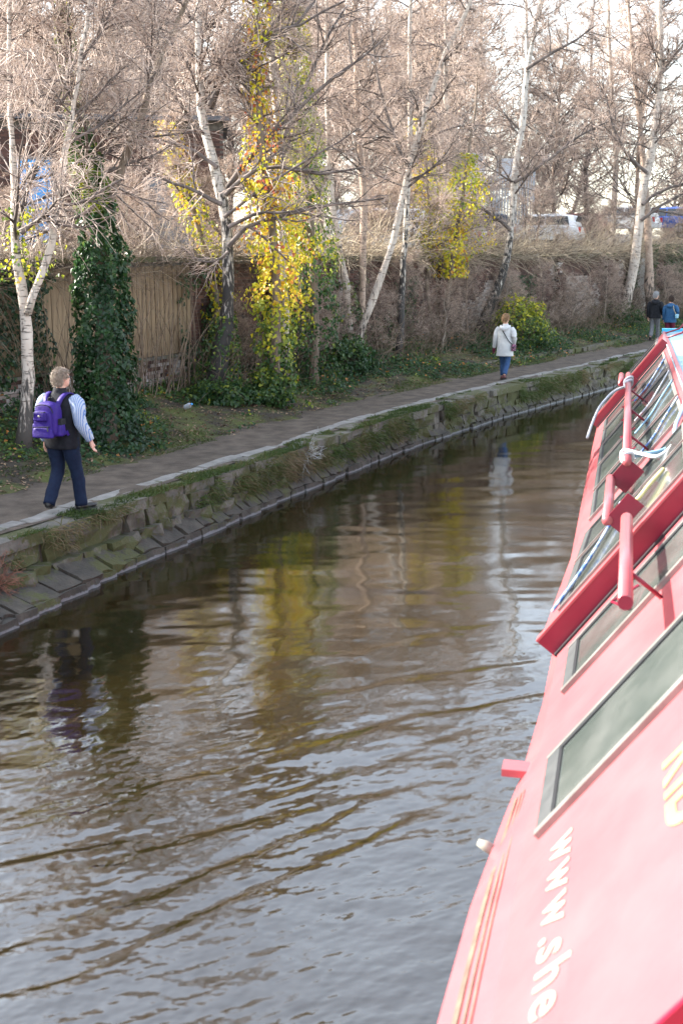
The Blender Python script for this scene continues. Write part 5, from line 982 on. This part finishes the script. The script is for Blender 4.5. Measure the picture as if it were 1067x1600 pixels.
M['hair_grey_brown'] = pm('grey_brown_hair', (.20, .15, .11), (.36, .29, .23), 30, .5); M['hair_fair'] = pm('fair_brown_hair', (.26, .15, .08), (.42, .28, .16), 30, .5); M['hair_grey'] = pm('grey_hair', (.28, .28, .29), (.48, .48, .49), 30, .5); M['hair_dark'] = pm('dark_brown_hair', (.035, .022, .016), (.07, .042, .03), 30, .5)
def stripe_mat():
    m, N, Lk, b = nm('blue_striped_shirt'); tc = N.new('ShaderNodeTexCoord'); mp = N.new('ShaderNodeMapping'); Lk.new(tc.outputs['Object'], mp.inputs[0])
    wv = N.new('ShaderNodeTexWave'); wv.bands_direction = 'X'; wv.inputs['Scale'].default_value = 16; wv.inputs['Distortion'].default_value = .6; wv.inputs['Detail'].default_value = 1; Lk.new(mp.outputs[0], wv.inputs['Vector'])
    r_ = N.new('ShaderNodeValToRGB'); r_.color_ramp.elements[0].position = .18; r_.color_ramp.elements[0].color = (.07, .14, .34, 1); r_.color_ramp.elements[1].position = .34; r_.color_ramp.elements[1].color = (.33, .37, .45, 1)
    Lk.new(wv.outputs[0], r_.inputs[0]); Lk.new(r_.outputs[0], b.inputs['Base Color']); b.inputs['Roughness'].default_value = .8; return m
M['stripe'] = stripe_mat()

# --- the man with the purple backpack
man = person('man seen from behind in black body warmer, striped sleeves and navy trousers', -3.59, 15.52, .725, 20, 1.06)
hc = (.015, .015, 1.645); HP, Rm = head_parts(hc, R(22), R(4))
LA = [(-.205, -.01, 1.405), (-.262, -.035, 1.12), (-.262, .03, .865)]; RA = [(.215, -.01, 1.405), (.292, -.05, 1.13), (.365, .045, .895)]
bp_ = HP + [ell_loft(dens([(0, 0, .86, .14, .10), (0, 0, 1.05, .14, .10), (0, 0, 1.3, .16, .10), (0, 0, 1.42, .10, .07), (0, 0, 1.5, .05, .05)], 12), 16)]
for A_ in (LA, RA): bp_.append(limb([(*A_[0], .05), (*A_[1], .042), (*A_[2], .028)], 10, 14))
bp_ += hand(LA[2], (-.03, .10, -1), (.25, .9, 0), None); bp_ += hand(RA[2], (.25, .12, -1), (-.2, .9, 0), None, .3)
RL = [(.105, 0, .90), (.125, .11, .50), (.145, .13, .09)]; LL = [(-.105, 0, .90), (-.10, .02, .49), (-.10, -.235, .155)]
for G in (RL, LL): bp_.append(limb([(*G[0], .075), (*G[1], .05), (*G[2], .036)], 10, 14))
body(man, bp_, M['skin'], .009); hair_part(hc, Rm, M['hair_grey_brown'], man, seed=3); eyes(hc, Rm, man)
obj('glasses', [tube1((np.array([(.083, -.02, .005), (.083, .09, .008)]) @ Rm.T + np.array(hc)), .003, 5), tube1((np.array([(-.083, -.02, .005), (-.083, .09, .008)]) @ Rm.T + np.array(hc)), .003, 5), tube1((np.array([(-.08, .1, .005), (.08, .1, .005)]) @ Rm.T + np.array(hc)), .004, 5)], M['strap_black'], man)
obj('trousers', [limb([(.10, .0, .93, .125), (.105, .01, .80, .112), (.118, .085, .52, .083), (.128, .125, .30, .078), (.142, .125, .07, .076)], 16, 26, .007, 3), limb([(-.10, .0, .93, .125), (-.105, .005, .80, .112), (-.102, .015, .50, .083), (-.10, -.10, .30, .077), (-.10, -.215, .125, .074)], 16, 26, .007, 9),
                 ell_loft(dens([(0, 0, .80, .17, .11), (0, 0, .88, .205, .13), (0, 0, 1.0, .20, .125)], 8), 20)], M['navy'], man, True)
obj('body_warmer', [ell_loft(dens([(0, -.005, .80, .212, .150), (0, -.005, .84, .222, .158), (0, 0, .95, .222, .160), (0, 0, 1.08, .218, .158), (0, -.005, 1.22, .226, .155), (0, -.01, 1.33, .228, .142), (0, -.012, 1.40, .212, .122), (0, -.014, 1.445, .150, .098), (.002, -.012, 1.475, .088, .080), (.004, -.008, 1.53, .076, .072)], 34), 32, .006, 4, .85)], M['black'], man, True)
obj('sleeve', [limb([(-.17, -.01, 1.405, .078), (-.215, -.015, 1.36, .086), (-.262, -.035, 1.12, .074), (-.27, .0, .98, .066), (-.262, .028, .875, .050)], 16, 26, .007, 5)], M['stripe'], man, True)
obj('sleeve', [limb([(.175, -.01, 1.405, .078), (.225, -.018, 1.36, .088), (.292, -.05, 1.13, .076), (.335, .0, 1.0, .068), (.363, .042, .905, .050)], 16, 26, .007, 6)], M['stripe'], man, True)
shoe((.145, .13, .088), R(24), 0, M['shoe_black'], man, M['sole']); shoe((-.10, -.235, .175), R(-4), -R(58), M['shoe_black'], man, M['sole'])
# backpack: a thing of its own, worn on his back
pk = person('purple backpack with black zips worn by the man on the towpath', -3.59, 15.52, .725, 20, 1.06); pk.name = 'backpack'; pk['category'] = 'backpack'
def slab(cx, cy, z0, z1, rx, ry, k=16, p=.55, top=.72, wr=.004, seed=0):
    t = np.linspace(0, 1, k); f = np.clip(np.minimum(np.minimum(t/.10, 1), 1), 0, 1)**.5*np.where(t > .72, np.sqrt(np.clip(1-((t-.72)/.285)**2, .0, 1))*(1-top)+top*np.clip((1-t)/.06, 0, 1)**.4, 1); f = np.maximum(f, .05)
    return ell_loft([(cx, cy, z0+(z1-z0)*t_, rx*f_*(1-.12*t_), ry*f_*(1-.25*t_)) for t_, f_ in zip(t, f)], 28, wr, seed, p)
bx = .0
obj('main_bag', [slab(bx, -.275, .955, 1.40, .165, .115)], M['purple'], pk, True)
obj('front_pocket', [slab(bx - .01, -.365, 1.02, 1.30, .130, .055, seed=3)], M['purple'], pk, True); obj('small_pocket', [slab(bx - .02, -.42, 1.17, 1.29, .090, .022, 12, seed=5)], M['purple'], pk, True); obj('lower_pocket', [slab(bx - .005, -.395, .965, 1.10, .140, .050, 12, seed=6)], M['purple'], pk, True)
obj('side_pocket', [slab(bx + .17, -.275, .98, 1.14, .030, .075, 10, seed=7)], M['purple'], pk, True); obj('side_pocket', [slab(bx - .17, -.275, .98, 1.14, .030, .075, 10, seed=8)], M['purple'], pk, True)
for pts in ([(bx-.115, -.375, 1.335), (bx-.03, -.40, 1.365), (bx+.085, -.375, 1.345), (bx+.125, -.345, 1.22)], [(bx-.115, -.425, 1.272), (bx+.06, -.428, 1.285)], [(bx-.125, -.437, 1.10), (bx+.12, -.437, 1.115)]): obj('zip', [tube1(pts, .006, 5, 12)], M['strap_black'], pk, True)
for q in ((bx-.10, -.44, 1.25), (bx+.09, -.445, 1.09)): obj('zip_pull', [box(q, (.012, .008, .06))], M['frame_dark'], pk)
obj('badge', [ball((bx-.02, -.445, 1.235), (.018, .006, .013), 6)], M['white_letter'], pk, True)
def strap(pts, w_, m, parent, name='strap'):
    p = resample(np.array(pts), 20); t_ = norm(np.gradient(p, axis=0)); out = norm(p - np.array([0, .0, 1]) * p[:, 2:3]); out = norm(np.stack([p[:, 0]*.3, p[:, 1], np.maximum(0, p[:, 2]-1.38)*6], 1)); sd = norm(np.cross(t_, out))
    V = np.concatenate([p - sd*w_/2 + out*.004, p + sd*w_/2 + out*.004, p + sd*w_/2 - out*.008, p - sd*w_/2 - out*.008]); k = len(p); F = np.array([[a*k+i, a*k+i+1, ((a+1) % 4)*k+i+1, ((a+1) % 4)*k+i] for a in range(4) for i in range(k-1)])
    return link(name, mesh_np(name, V, F, True), m, parent)
for sx in (-1, 1): strap([(bx + sx*.085, -.21, 1.33), (bx*.7 + sx*.105, -.165, 1.415), (sx*.125, -.03, 1.478), (sx*.135, .10, 1.42), (sx*.15, .165, 1.28), (sx*.19, .10, 1.08), (bx + sx*.16, -.16, 1.0)], .062, M['purple'], pk)
obj('grab_handle', [tube1([(bx-.045, -.20, 1.385), (bx-.03, -.205, 1.425), (bx+.03, -.205, 1.425), (bx+.045, -.20, 1.385)], .009, 6, 12)], M['strap_black'], pk, True)
obj('compression_strap', [box((bx+.150, -.27, 1.16), (.10, .10, .07))], M['strap_black'], pk)

# --- generic walker seen from behind
def walker(label, x, y, az, sc, coat, coat_m, trou_m, shoe_m, hair_m, turn=0.0, seed=0, female=True, hem=.78, flare=.23, larm=None, rarm=None, stride=.14, hood=True, swing=1, gloves=None, hair_len=.05, legw=.066):
    o = person(label, x, y, .725, az, sc); hc = (0, .02, 1.60); HP, Rm = head_parts(hc, turn, R(4), female)
    LA = larm or [(-.185, -.01, 1.345), (-.235, -.04, 1.08), (-.25, .02, .83)]; RA = rarm or [(.185, -.01, 1.345), (.26, -.05, 1.10), (.20, .08, .92)]
    P = HP + [ell_loft(dens([(0, 0, .84, .14, .10), (0, 0, 1.05, .13, .095), (0, 0, 1.28, .15, .095), (0, 0, 1.38, .09, .065), (0, 0, 1.46, .045, .045)], 12), 16)]
    for A_ in (LA, RA): P.append(limb([(*A_[0], .045), (*A_[1], .038), (*A_[2], .025)], 10, 14))
    for A_, sx in ((LA, 1), (RA, -1)):
        d_ = np.array(A_[2]) - np.array(A_[1]); P += hand(A_[2], d_, (.2*sx, .9, 0), None)
    fr = [(.085*swing, 0, .86), (.09*swing, stride*.75, .47), (.09*swing, stride, .085)]; bk = [(-.085*swing, 0, .86), (-.085*swing, -.02, .47), (-.075*swing, -stride*1.6, .14)]
    for G in (fr, bk): P.append(limb([(*G[0], .07), (*G[1], .045), (*G[2], .034)], 10, 14))
    body(o, P, M['skin'], .012); hair_part(hc, Rm, hair_m, o, True, hair_len, seed); eyes(hc, Rm, o, .95)
    obj('trousers', [limb([(G[0][0], G[0][1], .88, .115), (*G[0][:2], .76, legw*1.45), (*G[1], legw*1.08), (G[2][0], G[2][1]*.97, G[2][2]+.03, legw*.92)], 14, 22, .006, seed+q) for q, G in enumerate((fr, bk))] + [ell_loft(dens([(0, 0, .76, .15, .1), (0, 0, .86, .18, .12), (0, 0, .95, .17, .11)], 7), 18)], trou_m, o, True)
    obj(coat, [ell_loft(dens([(0, 0, hem, flare, flare*.74), (0, 0, hem+.03, flare, flare*.74), (0, 0, .98, .205, .155), (0, 0, 1.12, .195, .145), (0, -.005, 1.25, .20, .14), (0, -.01, 1.33, .188, .118), (0, -.012, 1.38, .135, .092), (0, -.008, 1.42, .080, .075), (0, -.004, 1.46, .070, .066)], 30), 30, .008, seed+3, .88)], coat_m, o, True)
    for A_ in (LA, RA): a0, a1, a2 = map(np.array, A_); obj('sleeve', [limb([(*(a0*np.array([.85, 1, 1])), .070), (*(a0*.75+a1*.25), .078), (*a1, .066), (*(a1*.4+a2*.6), .058), (*(a2*.97+a1*.03), .050)], 14, 22, .006, seed+7)], coat_m, o, True)
    if hood: obj('hood', [limb([(-.115, .02, 1.40, .030), (-.10, -.075, 1.375, .045), (0, -.135, 1.33, .062), (.10, -.075, 1.375, .045), (.115, .02, 1.40, .030)], 12, 22, .006, seed+11)], coat_m, o, True)
    if gloves:
        for A_ in (LA, RA): d_ = norm(np.array(A_[2]) - np.array(A_[1])); obj('glove', [limb([(*(np.array(A_[2])-d_*.02), .034), (*(np.array(A_[2])+d_*.05), .041), (*(np.array(A_[2])+d_*.12), .036), (*(np.array(A_[2])+d_*.17), .018)], 10, 10)], gloves, o, True)
    shoe(np.array(fr[2]), R(6), 0, shoe_m, o, M['sole']); shoe(np.array(bk[2]) + np.array([0, 0, .02]), R(-4), -R(48), shoe_m, o, M['sole']); return o
M['raincoat'] = fabric('pale_grey_raincoat', (.44, .45, .46), (.54, .55, .56), 8, .7); M['denim'] = fabric('blue_denim', (.022, .055, .14), (.04, .085, .19)); M['ox_shoe'] = pm('ox_red_leather', (.09, .03, .03), (.14, .05, .05), 8, .5); M['glove'] = fabric('plum_wool', (.09, .015, .035), (.13, .025, .05))
M['anthracite'] = fabric('black_padded_coat', (.010, .011, .015), (.02, .021, .026)); M['grey_trouser'] = fabric('grey_cotton', (.12, .125, .14), (.18, .185, .20)); M['teal'] = fabric('blue_quilted_nylon', (.018, .07, .16), (.03, .10, .21)); M['burgundy'] = fabric('burgundy_cotton', (.085, .010, .028), (.12, .018, .04))
wm = walker('woman seen from behind in a long pale grey raincoat and jeans', 4.26, 31.93, 26, 1.0, 'raincoat', M['raincoat'], M['denim'], M['ox_shoe'], M['hair_fair'], R(10), 20, True, .63, .225, larm=[(-.185, -.01, 1.345), (-.255, -.03, 1.07), (-.305, .03, .83)], swing=-1, gloves=M['glove'])
def bag(label, who, strap_pts, cx, cy, z0, z1, rx, ry, m, sm, az, sc, x, y):
    b = person(label, x, y, .725, az, sc); b.name = 'shoulder_bag'; b['category'] = 'bag'; obj('pouch', [slab(cx, cy, z0, z1, rx, ry, 14, .6, .85)], m, b, True); obj('flap', [slab(cx + (.012 if cx > 0 else -.012), cy - .012, z0 + (z1-z0)*.5, z1 + .012, rx, ry*1.03, 10, .6, .9)], m, b, True)
    obj('strap', [tube1(strap_pts, .011, 6, 26)], sm, b, True)
M['bag_floral'] = pm('dark_floral_cloth', (.02, .018, .03), (.42, .14, .26), 34, .8, lo=.52, hi=.58); M['bag_blue'] = fabric('pale_blue_leather', (.16, .34, .46), (.22, .42, .54), 8, .5); M['tan_strap'] = pm('tan_strap', (.42, .34, .20), (.5, .42, .27), 8, .6)
bag('small dark floral shoulder bag on the hip of the woman in the raincoat', wm, [(-.07, -.06, 1.425), (-.06, -.135, 1.36), (.05, -.165, 1.18), (.17, -.14, 1.0), (.235, -.06, .93)], .245, -.05, .76, .93, .05, .10, M['bag_floral'], M['strap_black'], 26, 1.0, 4.26, 31.93)
walker('grey haired man in a black padded coat walking with a companion', 11.66, 45.8, 30, 1.06, 'coat', M['anthracite'], M['grey_trouser'], M['shoe_black'], M['hair_grey'], R(20), 40, False, .80, .225, stride=.12, hair_len=0)
cw = walker('woman in a blue quilted jacket and burgundy trousers walking arm in arm', 12.08, 45.25, 30, .98, 'quilted_jacket', M['teal'], M['burgundy'], M['shoe_black'], M['hair_dark'], R(-12), 60, True, .74, .235, rarm=[(.19, -.01, 1.345), (.285, -.06, 1.12), (.20, .10, 1.0)], stride=.10, legw=.078)
bag('pale blue shoulder bag carried by the woman in the quilted jacket', cw, [(.09, -.02, 1.43), (.13, -.13, 1.34), (.20, -.17, 1.15), (.25, -.14, 1.05)], .27, -.12, .90, 1.05, .055, .12, M['bag_blue'], M['tan_strap'], 30, .98, 12.08, 45.25)
